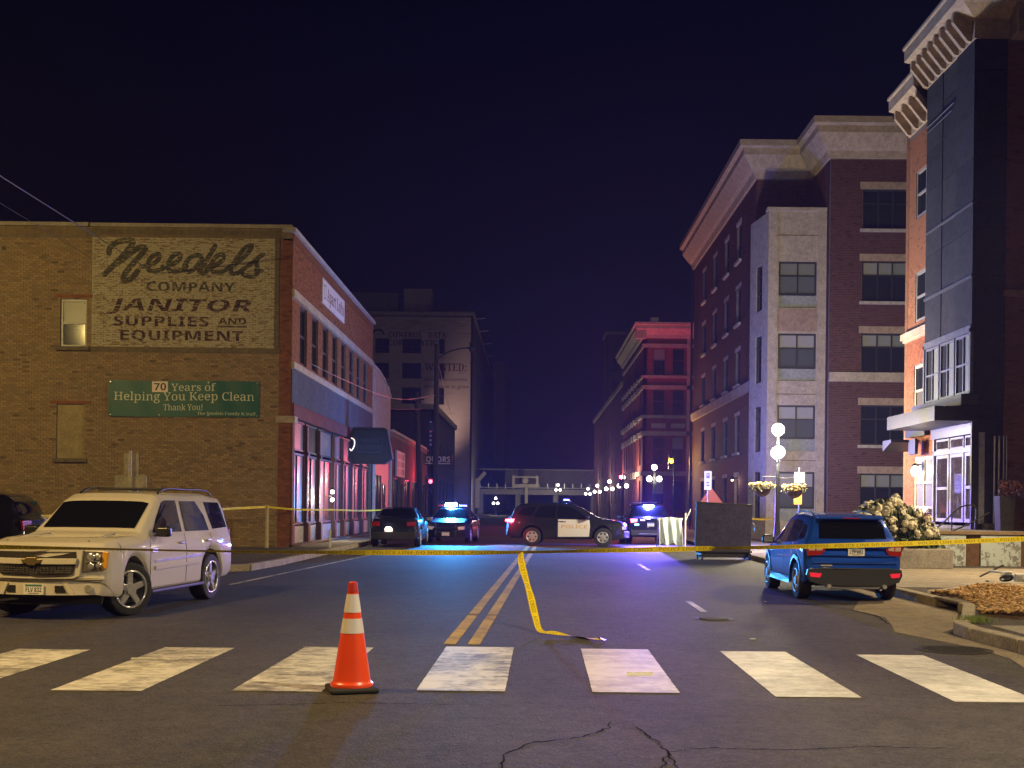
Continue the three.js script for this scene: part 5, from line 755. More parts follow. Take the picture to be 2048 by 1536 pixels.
// ---------------------------------------------------------------- blue crossover, right kerb
{
  const t = thing('blue_crossover', 'glossy blue crossover parked at the right kerb, seen from behind', 'car', [5.46, 0, -22.2], Math.PI - 0.015), C = crossover; t.scale.set(0.92, 0.9, 1);
  const blue = paint([0.01, 0.07, 0.46], { metalness: 0.2 }), clad = mat([0.026, 0.028, 0.032], 0.4);
  basics(t, C, blue, { ws: [0.4, 1.05], rw: [-2.0, -1.76, 0.84, 0.86], tw: 0.235, rim: 0.23, spokes: 5, mirror: [0.78, 1.02], mirrorMat: M.blackPaint, glass: [[[0.8, 1.05], [0.45, 1.3], [0.1, 1.5], [-0.3, 1.52], [-0.34, 1.06]], [[-0.42, 1.06], [-0.4, 1.52], [-1.0, 1.49], [-1.15, 1.1]], [[-1.24, 1.12], [-1.1, 1.47], [-1.5, 1.4], [-1.7, 1.18]]],
    handles: [[-0.2, 0.94], [-1.0, 0.98]], seams: [[[0.98, 0.34], [0.96, 1.02]], [[-0.36, 0.32], [-0.37, 1.02]], [[-1.2, 1.06], [-1.16, 0.85], [-0.95, 0.5]]] });
  for (const s of [1, -1]) { mesh('sill_cladding', C.side([[0.9, 0.27], [0.9, 0.4], [-0.9, 0.4], [-0.9, 0.27]], s, 0.004, 0.015), clad, t); const a = C.S.axles; for (const z of a) mesh('arch_cladding', C.side([...arc(z, 0.35, 0.5, 0.15, Math.PI - 0.15, 18), ...arc(z, 0.35, 0.43, Math.PI - 0.12, 0.12, 18)], s, 0.004, 0.012), clad, t); mesh('roof_rail', [tube([[s * 0.57, 1.6, 0.15], [s * 0.57, 1.67, -0.1], [s * 0.57, 1.67, -1.0], [s * 0.57, 1.62, -1.35]], 0.016, 30, 8)], M.darkMetal, t); }
  mesh('spoiler', [rb(1.2, 0.05, 0.24, 0.02, 0, 1.575, -1.78, [-0.16, 0, 0])], blue, t); mesh('high_brake_light', [rb(0.3, 0.025, 0.02, 0.008, 0, 1.555, -1.9)], redLens, t);
  mesh('tailgate_seam', [C.rear(line([[-0.6, 0.62], [0.6, 0.62]], 0.006), 0.004, 0.0)], seam, t); mesh('tailgate_crease', [C.rear([[-0.76, 0.745], [-0.76, 0.72], [0.76, 0.72], [0.76, 0.745]], 0.02, -0.006)], blue, t); mesh('tailgate_crease', [C.rear([[-0.78, 0.875], [-0.78, 0.86], [0.78, 0.86], [0.78, 0.875]], 0.02, -0.008)], blue, t); mesh('tailgate_brow', [C.rear([[-0.62, 1.045], [-0.62, 1.02], [0.62, 1.02], [0.62, 1.045]], 0.03, 0.02)], blue, t);
  mesh('rear_bumper', [C.rear([[-0.84, 0.6], [-0.86, 0.5], [-0.8, 0.38], [-0.6, 0.32], [0.6, 0.32], [0.8, 0.38], [0.86, 0.5], [0.84, 0.6], [0.6, 0.63], [-0.6, 0.63]], 0.09, -0.02)], clad, t); mesh('skid_plate', [C.rear([[-0.5, 0.36], [-0.42, 0.26], [0.42, 0.26], [0.5, 0.36]], 0.03, 0.0)], mat([0.25, 0.26, 0.28], 0.4, { metalness: 0.5 }), t);
  for (const s of [1, -1]) { const f = (p) => (s > 0 ? p : p.map(([x, y]) => [-x, y]).reverse()); const l = mesh('tail_light', [C.rear(f([[0.56, 1.04], [0.55, 0.97], [0.62, 0.88], [0.84, 0.86], [0.87, 1.03]]), 0.035, -0.006)], redLens, t); mesh('reverse_lens', [C.rear(f([[0.59, 1.02], [0.6, 0.965], [0.7, 0.955], [0.7, 1.02]]), 0.012, 0.03), C.rear(f([[0.73, 1.02], [0.73, 0.955], [0.83, 0.955], [0.84, 1.02]]), 0.012, 0.03)], mat([0.62, 0.45, 0.36], 0.2, { clearcoat: 1 }), l);
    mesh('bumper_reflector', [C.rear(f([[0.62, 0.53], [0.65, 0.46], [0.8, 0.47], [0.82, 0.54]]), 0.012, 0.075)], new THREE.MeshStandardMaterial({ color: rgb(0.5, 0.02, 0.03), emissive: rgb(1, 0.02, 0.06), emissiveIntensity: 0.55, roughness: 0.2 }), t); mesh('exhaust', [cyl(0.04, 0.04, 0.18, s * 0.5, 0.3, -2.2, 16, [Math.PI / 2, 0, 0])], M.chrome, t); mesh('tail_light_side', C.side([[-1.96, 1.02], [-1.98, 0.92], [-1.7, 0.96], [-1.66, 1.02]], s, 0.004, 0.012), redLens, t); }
  plate(t, 'ZTF 642', 'rgb(150,190,210)', 0, 0.94, -2.216, Math.PI); mesh('badge', [C.rear(arc(0, 1.0, 0.06, 0, Math.PI * 2, 20).map(([x, y]) => [x * 1.2, 0.98 + (y - 1.0) * 0.6]), 0.01, 0.03)], M.chrome, t); mesh('model_lettering', [C.rear([[0.42, 0.69], [0.42, 0.665], [0.62, 0.665], [0.62, 0.69]], 0.006, 0.0)], M.chrome, t);
  mesh('rear_axle', [bar([-0.6, 0.3, -1.35], [0.6, 0.3, -1.35], 0.05), rb(0.9, 0.14, 0.3, 0.05, 0, 0.3, -1.85)], mat([0.05, 0.05, 0.052], 0.5), t);
}
// ---------------------------------------------------------------- police vehicles
const blueGlow = glow([0.08, 0.32, 1], 12), deepBlue = glow([0.1, 0.12, 1], 9), redGlow = glow([1, 0.05, 0.08], 5);
function patrolParts(t, C, body) {
  basics(t, C, body, { ws: [0.5, 1.2], rw: [-2.28, -1.98], tw: 0.25, rim: 0.22, spokes: 6, mirror: [0.9, 1.1], mirrorMat: M.blackPaint, glass: [[[0.95, 1.13], [0.55, 1.4], [0.2, 1.6], [-0.3, 1.63], [-0.34, 1.14]], [[-0.42, 1.14], [-0.4, 1.63], [-1.05, 1.62], [-1.3, 1.18]], [[-1.4, 1.2], [-1.18, 1.6], [-1.75, 1.52], [-1.95, 1.26]]], handles: [[-0.2, 1.0], [-1.1, 1.02]], seams: [[[1.02, 0.34], [1.0, 1.1]], [[-0.37, 0.32], [-0.38, 1.1]], [[-1.38, 1.12], [-1.32, 0.9], [-1.0, 0.56]]] });
  const bar2 = mesh('light_bar', [rb(1.2, 0.05, 0.28, 0.02, 0, 1.83, 0.0)], M.blackPaint, t);
  return bar2;
}
{ // seen from the side, white front door
  const t = thing('police_suv', 'black police SUV standing across the street with one white lettered door', 'police car', [1.42, 0, -47.6], Math.PI / 2 - 0.08), C = patrol; t.scale.setScalar(0.96); patrolParts(t, C, paint([0.012, 0.012, 0.016]));
  const door = canvasTex(512, 384, (c, w, h) => { c.fillStyle = 'rgb(214,212,210)'; c.fillRect(0, 0, w, h); c.fillStyle = 'rgb(206,170,104)'; fitText(c, 'POLICE', 40, 120, 430, 74, 'sans-serif'); c.fillStyle = 'rgb(60,50,70)'; c.fillRect(36, 44, 90, 22); });
  for (const s of [1, -1]) mesh('white_door', C.side([[0.96, 0.4], [1.0, 0.8], [0.97, 1.08], [-0.3, 1.09], [-0.3, 0.38]], s, 0.006, 0, 3), mat([1, 1, 1], 0.4, { map: door }), t);
  for (const s of [1, -1]) { const l = mesh('tail_light', [C.rear((s > 0 ? (p) => p : (p) => p.map(([x, y]) => [-x, y]).reverse())([[0.6, 1.1], [0.62, 0.98], [0.86, 0.94], [0.9, 1.1]]), 0.05, 0)], redLens, t); mesh('tail_light_lamp', C.side([[-2.46, 1.08], [-2.46, 0.97], [-2.38, 0.93], [-2.2, 0.95], [-2.12, 1.09]], s, 0.01, 0.02), redGlow, l); }
  mesh('light_bar_lens', [rb(0.4, 0.09, 0.22, 0.03, -0.38, 1.87, 0)], deepBlue, t); mesh('light_bar_lens', [rb(0.4, 0.09, 0.22, 0.03, 0.38, 1.87, 0)], mat([0.2, 0.02, 0.02], 0.2), t); lampIn(t, rgb(0.1, 0.22, 1), 60, -0.38, 1.87, 0, 5);
  mesh('front_bumper', [C.front([[-0.8, 0.6], [-0.8, 0.36], [0.8, 0.36], [0.8, 0.6]], 0.08, 0)], M.plastic, t); for (const s of [1, -1]) mesh('headlight', [C.front((s > 0 ? (p) => p : (p) => p.map(([x, y]) => [-x, y]).reverse())([[0.5, 0.82], [0.52, 0.7], [0.8, 0.7], [0.8, 0.82]]), 0.03, 0)], lens, t);
  lampIn(t, rgb(1, 0.04, 0.1), 9, -1.22, 1.02, -2.35, 5); mesh('tail_lamp_bulb', [rb(0.1, 0.08, 0.2, 0.02, -0.98, 1.02, -2.35)], redGlow, t);
}
{ // seen from behind, blue lights in the rear window
  const t = thing('police_suv', 'dark police SUV seen from behind with blue lights in its rear window', 'police car', [4.95, 0, -52.4], Math.PI + 0.02), C = patrol; t.scale.set(0.94, 0.96, 0.96); patrolParts(t, C, paint([0.014, 0.014, 0.02]));
  for (const s of [1, -1]) { const f = (p) => (s > 0 ? p : p.map(([x, y]) => [-x, y]).reverse()); mesh('tail_light', [C.rear(f([[0.6, 1.1], [0.62, 0.98], [0.86, 0.94], [0.9, 1.1]]), 0.05, 0)], redGlow, t); mesh('bumper_reflector', [C.rear(f([[0.6, 0.6], [0.6, 0.55], [0.8, 0.55], [0.8, 0.6]]), 0.02, 0.04)], redLens, t); }
  mesh('traffic_arrow_bar', [rb(0.48, 0.12, 0.06, 0.03, 0.06, 1.66, -2.12)], glow([0.3, 0.85, 1], 14), t); lampIn(t, rgb(0.12, 0.12, 1), 260, 0.06, 1.66, -2.12, 6); beamIn(t, rgb(0.18, 0.1, 1), 1100, [0.06, 1.66, -2.2], [-0.6, 1.4, -8], 0.95, 0.9, 6);
  mesh('warning_light', [rb(0.2, 0.06, 0.03, 0.01, 0.62, 0.86, -2.5)], glow([0.25, 0.8, 1], 5), t); mesh('warning_light', [rb(0.2, 0.05, 0.03, 0.01, 0.36, 1.06, -2.5)], glow([1, 0.35, 0.5], 5), t);
  mesh('rear_bumper', [C.rear([[-0.86, 0.62], [-0.86, 0.4], [0.86, 0.4], [0.86, 0.62]], 0.08, -0.01)], M.plastic, t); mesh('chrome_strip', [C.rear([[-0.5, 0.47], [-0.5, 0.45], [0.5, 0.45], [0.5, 0.47]], 0.01, 0.08)], M.chrome, t); plate(t, '', 'rgb(120,140,190)', 0, 0.86, -2.52, Math.PI);
}
{ // patrol saloon facing the viewer, the brightest flash
  const t = thing('police_saloon', 'dark police saloon facing the crossing with a dazzling blue flash', 'police car', [-3.25, 0, -50.4], -0.06), C = saloon; basics(t, C, paint([0.014, 0.015, 0.02]), { ws: [0.45, 1.1], rw: [-1.5, -0.95], tw: 0.22, rim: 0.2, spokes: 6, mirror: [0.85, 0.95], mirrorMat: M.blackPaint, glass: [[[0.9, 0.98], [0.45, 1.2], [0.1, 1.36], [-0.2, 1.36], [-0.2, 0.98]], [[-0.28, 0.98], [-0.28, 1.36], [-0.7, 1.33], [-1.15, 1.0]]], handles: [[-0.1, 0.86]], seams: [[[0.95, 0.3], [0.95, 0.95]], [[-0.24, 0.3], [-0.24, 0.95]]] });
  mesh('light_bar', [rb(1.1, 0.05, 0.26, 0.02, 0, 1.48, 0)], M.blackPaint, t); mesh('light_bar_lens', [rb(0.48, 0.2, 0.22, 0.05, -0.1, 1.55, 0.02)], glow([0.4, 0.9, 1], 40), t); mesh('light_bar_lens', [rb(0.3, 0.09, 0.22, 0.03, 0.4, 1.52, 0)], deepBlue, t); mesh('light_bar_lens', [rb(0.3, 0.09, 0.22, 0.03, -0.5, 1.52, 0)], redLens, t); lampIn(t, rgb(0.05, 0.3, 1), 190, -0.1, 1.54, 0.06, 8); beamIn(t, rgb(0.04, 0.36, 1), 1100, [-0.1, 1.54, 0.2], [3.2, 1.4, 6], 1.05, 0.9, 8);
  mesh('grille', [C.front([[-0.45, 0.66], [-0.42, 0.46], [0.42, 0.46], [0.45, 0.66]], 0.02, 0)], M.plastic, t); for (const s of [1, -1]) { const f = (p) => (s > 0 ? p : p.map(([x, y]) => [-x, y]).reverse()); mesh('headlight', [C.front(f([[0.48, 0.68], [0.5, 0.56], [0.72, 0.58], [0.74, 0.7]]), 0.03, 0)], lens, t); mesh('push_bar', [bar([s * 0.4, 0.35, 2.55], [s * 0.4, 0.8, 2.55], 0.03)], M.blackPaint, t); } mesh('push_bar', [bar([-0.5, 0.6, 2.56], [0.5, 0.6, 2.56], 0.035)], M.blackPaint, t); plate(t, '', 'rgb(120,160,190)', 0, 0.4, 2.49);
}
{ // dark saloon at the left kerb, rear plate lit
  const t = thing('dark_saloon', 'dark saloon at the left kerb with its rear plate lit', 'car', [-4.95, 0, -45.6], Math.PI), C = saloon; basics(t, C, paint([0.01, 0.014, 0.022]), { ws: [0.45, 1.1], rw: [-1.5, -0.95], tw: 0.22, rim: 0.2, spokes: 5, mirror: [0.85, 0.95], glass: [[[0.9, 0.98], [0.45, 1.2], [0.1, 1.36], [-0.2, 1.36], [-0.2, 0.98]], [[-0.28, 0.98], [-0.28, 1.36], [-0.7, 1.33], [-1.15, 1.0]]], handles: [[-0.1, 0.86], [-0.9, 0.88]], seams: [[[0.95, 0.3], [0.95, 0.95]], [[-0.24, 0.3], [-0.24, 0.95]]] });
  for (const s of [1, -1]) mesh('tail_light', [C.rear((s > 0 ? (p) => p : (p) => p.map(([x, y]) => [-x, y]).reverse())([[0.5, 0.92], [0.5, 0.78], [0.78, 0.78], [0.8, 0.92]]), 0.03, 0)], redLens, t);
  plate(t, '', 'rgb(190,150,150)', 0.16, 0.62, -2.466, Math.PI); mesh('plate_lamp', [rb(0.2, 0.02, 0.02, 0.008, 0.16, 0.73, -2.5)], glow([1, 0.85, 0.8], 6), t); lampIn(t, rgb(1, 0.8, 0.75), 0.35, 0.16, 0.715, -2.58, 1); mesh('rear_bumper', [C.rear([[-0.78, 0.56], [-0.78, 0.3], [0.78, 0.3], [0.78, 0.56]], 0.06, -0.01)], M.plastic, t);
}
{ // dark SUV at the far left
  const t = thing('dark_suv', 'unlit dark SUV at the left picture edge behind the white SUV', 'car', [-13.55, 0, -27.2], -Math.PI / 2), C = patrol; basics(t, C, paint([0.008, 0.007, 0.007]), { ws: [0.5, 1.2], rw: [-2.28, -1.98], tw: 0.25, rim: 0.22, spokes: 5, mirror: [0.9, 1.1], glass: [[[0.95, 1.13], [0.55, 1.4], [0.2, 1.6], [-0.3, 1.63], [-0.34, 1.14]], [[-0.42, 1.14], [-0.4, 1.63], [-1.05, 1.62], [-1.3, 1.18]]], handles: [[-0.2, 1.0], [-1.1, 1.02]], seams: [[[1.02, 0.34], [1.0, 1.1]], [[-0.37, 0.32], [-0.38, 1.1]]] });
  for (const s of [1, -1]) mesh('tail_light', [C.rear((s > 0 ? (p) => p : (p) => p.map(([x, y]) => [-x, y]).reverse())([[0.6, 1.1], [0.62, 0.9], [0.86, 0.9], [0.9, 1.1]]), 0.04, 0)], redLens, t);
}

// ================================================================ STREET LAMPS
const globeMat = glow([1, 0.94, 0.84], 10);
function globeLamp(label, x, z, o = {}) {
  const t = thing('street_lamp', label, 'street lamp', [x, o.y || 0.12, -z], o.turn || 0, 'globe street lamps'), h = o.h || 4.2, lo = h - 0.8;
  mesh('base', [cyl(0.12, 0.26, 0.5, 0, 0.25, 0, 12), cyl(0.27, 0.3, 0.12, 0, 0.06, 0, 12), cyl(0.09, 0.12, 0.5, 0, 0.75, 0, 12)], M.darkMetal, t);
  mesh('post', [cyl(0.055, 0.085, h - 1.2, 0, (h - 1.2) / 2 + 0.95, 0, 12), cyl(0.09, 0.09, 0.06, 0, lo - 0.3, 0, 12)], M.darkMetal, t);
  mesh('arm', [tube([[-0.34, lo - 0.2, 0], [-0.3, lo - 0.3, 0], [-0.12, lo - 0.3, 0], [0, lo - 0.42, 0]], 0.025, 16, 8), tube([[0.34, lo - 0.2, 0], [0.3, lo - 0.3, 0], [0.12, lo - 0.3, 0], [0, lo - 0.42, 0]], 0.025, 16, 8)], M.darkMetal, t);
  for (const [gx, gy] of [[0, h], [-0.34, lo], [0.34, lo]]) { const g = mesh('lamp_globe', [sph(o.r || 0.2, gx, gy, 0, 20, 14)], globeMat, t); mesh('collar', [cyl(0.07, 0.09, 0.08, gx, gy - 0.21, 0, 12)], M.darkMetal, g); }
  const I = o.I ?? 30; if (o.one) lampIn(t, rgb(...(o.color || [1, 0.86, 0.56])), I * 3, 0, h - 0.02, 0, 9); else for (const [gx, gy] of [[0, h], [-0.34, lo], [0.34, lo]]) lampIn(t, rgb(...(o.color || [1, 0.86, 0.56])), I, gx, gy, 0, 9);
  return t;
}
globeLamp('nearest three-globe street lamp, standing before the tan bay', 8.62, 42, { turn: 1.45, I: 120, r: 0.22 });
globeLamp('three-globe street lamp behind the rear-facing police vehicle', 8.5, 83, { I: 40 });
globeLamp('third three-globe lamp of the row along the right kerb', 8.55, 112, { I: 25, one: true });
globeLamp('fourth three-globe lamp of the row along the right kerb', 8.6, 132, { I: 22, one: true });
globeLamp('fifth three-globe lamp of the row along the right kerb', 8.7, 158, { I: 18, one: true });
globeLamp('farthest three-globe lamp of the row along the right kerb', 8.8, 186, { I: 18, one: true });
globeLamp('small far street lamp on the left, above the brightest blue flash', -10.4, 150, { I: 20, one: true, h: 3.5 });
globeLamp('small far street lamp left of the police vehicle seen from the side', -5.6, 190, { I: 20, one: true, h: 2.6 });
globeLamp('small far street lamp before the viaduct, above the police vehicle', 4.4, 196, { I: 16, one: true, h: 4.9 });
{ // twin lantern on the shop front
  const t = thing('shop_lantern', 'small lit twin lantern on a shop front column of the brick building', 'lamp', [-7.52, 1.7, -45.4]);
  mesh('bracket', [bar([-0.3, 0.14, 0], [0, 0.14, 0], 0.015), bar([0, -0.05, 0], [0, 0.4, 0], 0.014)], M.darkMetal, t);
  for (const y of [0, 0.3]) mesh('lamp_globe', [sph(0.075, 0, y, 0, 14, 10)], glow([1, 0.9, 0.7], 10), t); mesh('cap', [plain(new THREE.ConeGeometry(0.1, 0.08, 14)).translate(0, 0.44, 0)], M.darkMetal, t); lampIn(t, rgb(1, 0.86, 0.6), 9, 0, 0.0, 0, 3); lampIn(t, rgb(1, 0.86, 0.6), 5, 0, 0.3, 0, 3);
}

// tall cobra-head street lights behind the viewer, which light the crossing
function cobra(label, x, z, turn, color, I, aim, angle = 1.2, h = 9) {
  const t = thing('cobra_street_light', label, 'street lamp', [x, 0, z], turn, 'tall street lights behind the crossing');
  mesh('pole', [cyl(0.09, 0.14, h, 0, h / 2, 0, 14), cyl(0.2, 0.22, 0.3, 0, 0.15, 0, 14)], M.steel, t); mesh('arm', [tube([[0, h - 0.3, 0], [0.5, h + 0.2, 0], [1.6, h + 0.4, 0], [2.4, h + 0.4, 0]], 0.05, 24, 8)], M.steel, t);
  mesh('head', [rb(0.85, 0.14, 0.34, 0.06, 2.7, h + 0.42, 0)], M.steel, t); mesh('lamp_lens', [rb(0.42, 0.08, 0.24, 0.03, 2.72, h + 0.33, 0)], glow(color, 20), t); beamIn(t, rgb(...color), I, [2.72, h + 0.27, 0], aim, angle, 0.45, 6);
  return t;
}
cobra('tall sodium street light out of view to the left of the crossing', -12.8, -9, 0, [1, 0.66, 0.22], 640, [4.6, 0, -3], 1.15);
cobra('tall street light out of view to the right of the crossing', 9.6, -6, Math.PI, [1, 0.8, 0.5], 800, [2.6, 0, 3], 1.15);
cobra('tall sodium street light in the lot before the brick wall, out of view', -22.5, -24, 0, [1, 0.7, 0.22], 560, [9, 4.5, -15], 0.85);
cobra('tall street light in the plaza before the panel bay, out of view', 13.8, -28, -Math.PI / 2, [1, 0.74, 0.42], 950, [0.72, 0, 9], 1.0);
cobra('tall street light hidden behind the dim dark building, lighting the painted warehouse', -19, -172, Math.PI / 2 + 0.1, [1, 0.72, 0.6], 2600, [12, 16, -1], 0.95);

// ================================================================ STREET THINGS
{ // traffic cone: rubber base, moulded body, two reflective collars
  const t = thing('traffic_cone', 'tall orange traffic cone with two white reflective collars on the crosswalk', 'traffic cone', [-1.47, 0, -9.95], 0.3);
  const R = (y) => lerp(0.162, 0.03, (y - 0.05) / 0.86), orange = mat([0.92, 0.075, 0.014], 0.38, { clearcoat: 0.5, clearcoatRoughness: 0.25 }), lathe = (ys, m, name, o = 0) => mesh(name, [plain(new THREE.LatheGeometry(ys.map((y) => new THREE.Vector2(R(y) + o, y)), 40))], m, t);
  mesh('base', [rb(0.4, 0.045, 0.4, 0.02, 0, 0.0225, 0)], mat([0.02, 0.018, 0.018], 0.75), t);
  mesh('body', [plain(new THREE.LatheGeometry([[0.175, 0.045], [0.178, 0.07], [0.165, 0.075], ...[0.1, 0.2, 0.3, 0.4, 0.5, 0.6, 0.7, 0.8].map((y) => [R(y), y]), [0.036, 0.89], [0.03, 0.905], [0.018, 0.908], [0.018, 0.85]].map((p) => new THREE.Vector2(...p)), 40))], orange, t);
  const white = mat([0.78, 0.72, 0.7], 0.3, { clearcoat: 0.6 }); lathe([0.485, 0.5, 0.6, 0.605], white, 'reflective_collar', 0.003); lathe([0.655, 0.66, 0.8, 0.805], white, 'reflective_collar', 0.003); lathe([0.82, 0.9], mat([0.5, 0.03, 0.03], 0.45), 'tip', 0.004);
}
// barrier tape
const tapeTex = canvasTex(1024, 64, (c, w, h) => { c.fillStyle = 'rgb(236,212,36)'; c.fillRect(0, 0, w, h); c.fillStyle = 'rgb(170,146,30)'; fitText(c, 'POLICE LINE DO NOT CROSS', 20, 14, 960, 36, 'sans-serif'); });
tapeTex.wrapS = THREE.RepeatWrapping; tapeTex.repeat.set(1 / 1.3, 1);
const tapeMat = mat([1, 1, 1], 0.42, { map: tapeTex, side: THREE.DoubleSide });
function ribbon(pts, width, twist, n = 160) { // pts: Vector3; twist(t): turn of the tape's face about its run
  const c = new THREE.CatmullRomCurve3(pts.map((p) => V(...p))), pos = [], uv = [], idx = [], L = c.getLength();
  for (let i = 0; i <= n; i++) { const t = i / n, p = c.getPointAt(t), T = c.getTangentAt(t), up = Math.abs(T.y) > 0.9 ? V(0, 0, 1) : V(0, 1, 0), S = T.clone().cross(up).normalize(), U = S.clone().cross(T).normalize(), a = twist(t), d = U.multiplyScalar(Math.cos(a)).add(S.multiplyScalar(Math.sin(a))).multiplyScalar(width / 2); pos.push(p.x + d.x, p.y + d.y, p.z + d.z, p.x - d.x, p.y - d.y, p.z - d.z); uv.push(t * L, 1, t * L, 0); if (i < n) { const k = i * 2; idx.push(k, k + 1, k + 2, k + 1, k + 3, k + 2); } }
  const g = new THREE.BufferGeometry(); g.setAttribute('position', new THREE.BufferAttribute(new Float32Array(pos), 3)); g.setAttribute('uv', new THREE.BufferAttribute(new Float32Array(uv), 2)); g.setIndex(idx); g.computeVertexNormals(); return plain(g);
}
{
  const P = (x, y, Z) => [((x - 1062 + 0.011 * (y - 1012)) / 2400) * Z, 1.55 - ((y - 1012 - 0.011 * (x - 1062)) / 2400) * Z, -Z]; // where the tape hangs, from its height and distance
  const t = tag(mesh('barrier_tape', ribbon([P(-120, 1092, 14.6), P(160, 1097, 14.9), P(470, 1103, 15.3), P(760, 1105, 15.7), P(1040, 1104.5, 16), P(1300, 1099, 16.4), P(1560, 1094, 16.8), P(1810, 1087.5, 17.2), P(2200, 1071, 17.8)], 0.072, (k) => (k < 0.28 ? 0.4 + 0.8 * Math.abs(Math.sin(k * 9)) : k < 0.62 ? 0.6 + 0.4 * Math.sin(k * 30) : 0.4 + 0.75 * Math.cos(k * 11)), 260), tapeMat), 'yellow police barrier tape strung right across the street in front', 'barrier tape', 'police barrier tapes');
  tag(mesh('barrier_tape', ribbon([P(1041, 1106, 16), P(1043, 1125, 15.9), P(1052, 1160, 15.6), P(1062, 1195, 15.3), P(1070, 1230, 14.95), P(1082, 1262, 14.55), [0.27, 0.035, -14.4], [0.52, 0.012, -14.2], [0.74, 0.02, -13.95], [0.8, 0.03, -13.85], [0.86, 0.012, -14.0]], 0.088, (k) => 1.57 + (k < 0.1 ? (0.1 - k) * 9 : 0.32 * Math.sin(k * 21)), 140), tapeMat), 'loose yellow tape end hanging down and trailing on the asphalt', 'barrier tape', 'police barrier tapes');
  const pale = mat([0.5, 0.45, 0.22], 0.5);
  tag(mesh('barrier_tape', ribbon([[-15, 1.35, -26.1], [-12, 1.2, -26.6], [-10.6, 1.22, -30], [-8.48, 1.43, -38.4]], 0.07, () => 0.2), tapeMat), 'thin tape running behind the white SUV to the yellow post', 'barrier tape', 'police barrier tapes');
  tag(mesh('barrier_tape', ribbon([[-8.44, 1.43, -38.4], [-7.75, 1.36, -39.0], [-6.9, 1.34, -42], [-6.5, 1.3, -46], [-6.4, 1.35, -60]], 0.06, () => 0.3), tapeMat), 'thin tape running from the yellow post along the shop windows', 'barrier tape', 'police barrier tapes');
  tag(mesh('barrier_tape', ribbon([[6.42, 1.25, -36.2], [7.6, 1.2, -39], [8.55, 1.24, -42]], 0.06, () => 0.3), tapeMat), 'short tape between the dark screen and the nearest street lamp', 'barrier tape', 'police barrier tapes');
  { const p = thing('steel_post', 'yellowish steel post with tape tied to it before the brick wall', 'post', [-8.46, 0.1, -38.45]); mesh('pipe', [cyl(0.06, 0.06, 1.36, 0, 0.68, 0, 14)], soft([0.4, 0.34, 0.2], 0.6), p); mesh('cap', [sph(0.062, 0, 1.36, 0, 14, 8, [1, 0.5, 1])], soft([0.4, 0.34, 0.2], 0.6), p); }
  { const p = thing('marker_stake', 'slim white marker stake on the left kerb', 'post', [-6.45, 0.1, -38.6]); mesh('stake', [rb(0.07, 0.62, 0.03, 0.01, 0, 0.31, 0)], M.whitePaint, p); }
}
{ // parking signs seen from behind
  const t = thing('parking_sign_post', 'bare metal sign post with the backs of three parking signs behind the white SUV', 'sign', [-10.02, 0, -30]);
  mesh('post', [rb(0.07, 2.82, 0.05, 0.01, 0, 1.41, 0.02)], soft([0.5, 0.46, 0.38], 0.5), t);
  for (const [x, w, y, h] of [[-0.115, 0.12, 2.47, 0.58], [0.12, 0.13, 2.47, 0.58], [0, 0.8, 2.02, 0.36]]) mesh('sign_plate', [rb(w, h, 0.012, 0.005, x, y, -0.02)], soft([0.46, 0.42, 0.33], 0.45, { metalness: 0.3 }), t);
}
{ // dark wheeled screen
  const t = thing('privacy_screen', 'large dark blue screen panel on castors behind the tape', 'screen', [5.82, 0, -36.2], 0.06);
  mesh('panel', [extr([[-0.86, 0.28], [0.8, 0.24], [0.84, 1.62], [-0.83, 1.7]], 0.12, { bevel: 0.015 }).translate(0, 0, -0.06)], soft([0.06, 0.06, 0.12], 0.6), t);
  mesh('frame_rail', [rb(1.72, 0.05, 0.16, 0.02, 0, 1.68, 0, [0, 0, -0.045])], M.darkMetal, t); mesh('frame_rail', [rb(1.72, 0.07, 0.2, 0.02, 0, 0.24, 0)], M.darkMetal, t); mesh('skirt', [bx(1.5, 0.16, 0.08, 0, 0.14, 0)], M.darkMetal, t);
  for (const x of [-0.72, 0.72]) { mesh('foot', [rb(0.08, 0.08, 0.8, 0.02, x, 0.17, 0)], M.darkMetal, t); for (const z of [-0.34, 0.34]) mesh('castor', [cyl(0.07, 0.07, 0.04, x, 0.07, z, 16, [0, 0, Math.PI / 2])], M.rubber, t); }
  mesh('handle', [tube([[0.86, 0.8, 0.05], [0.93, 0.85, 0.05], [0.93, 1.05, 0.05], [0.86, 1.1, 0.05]], 0.018, 16, 8)], M.steel, t);
}
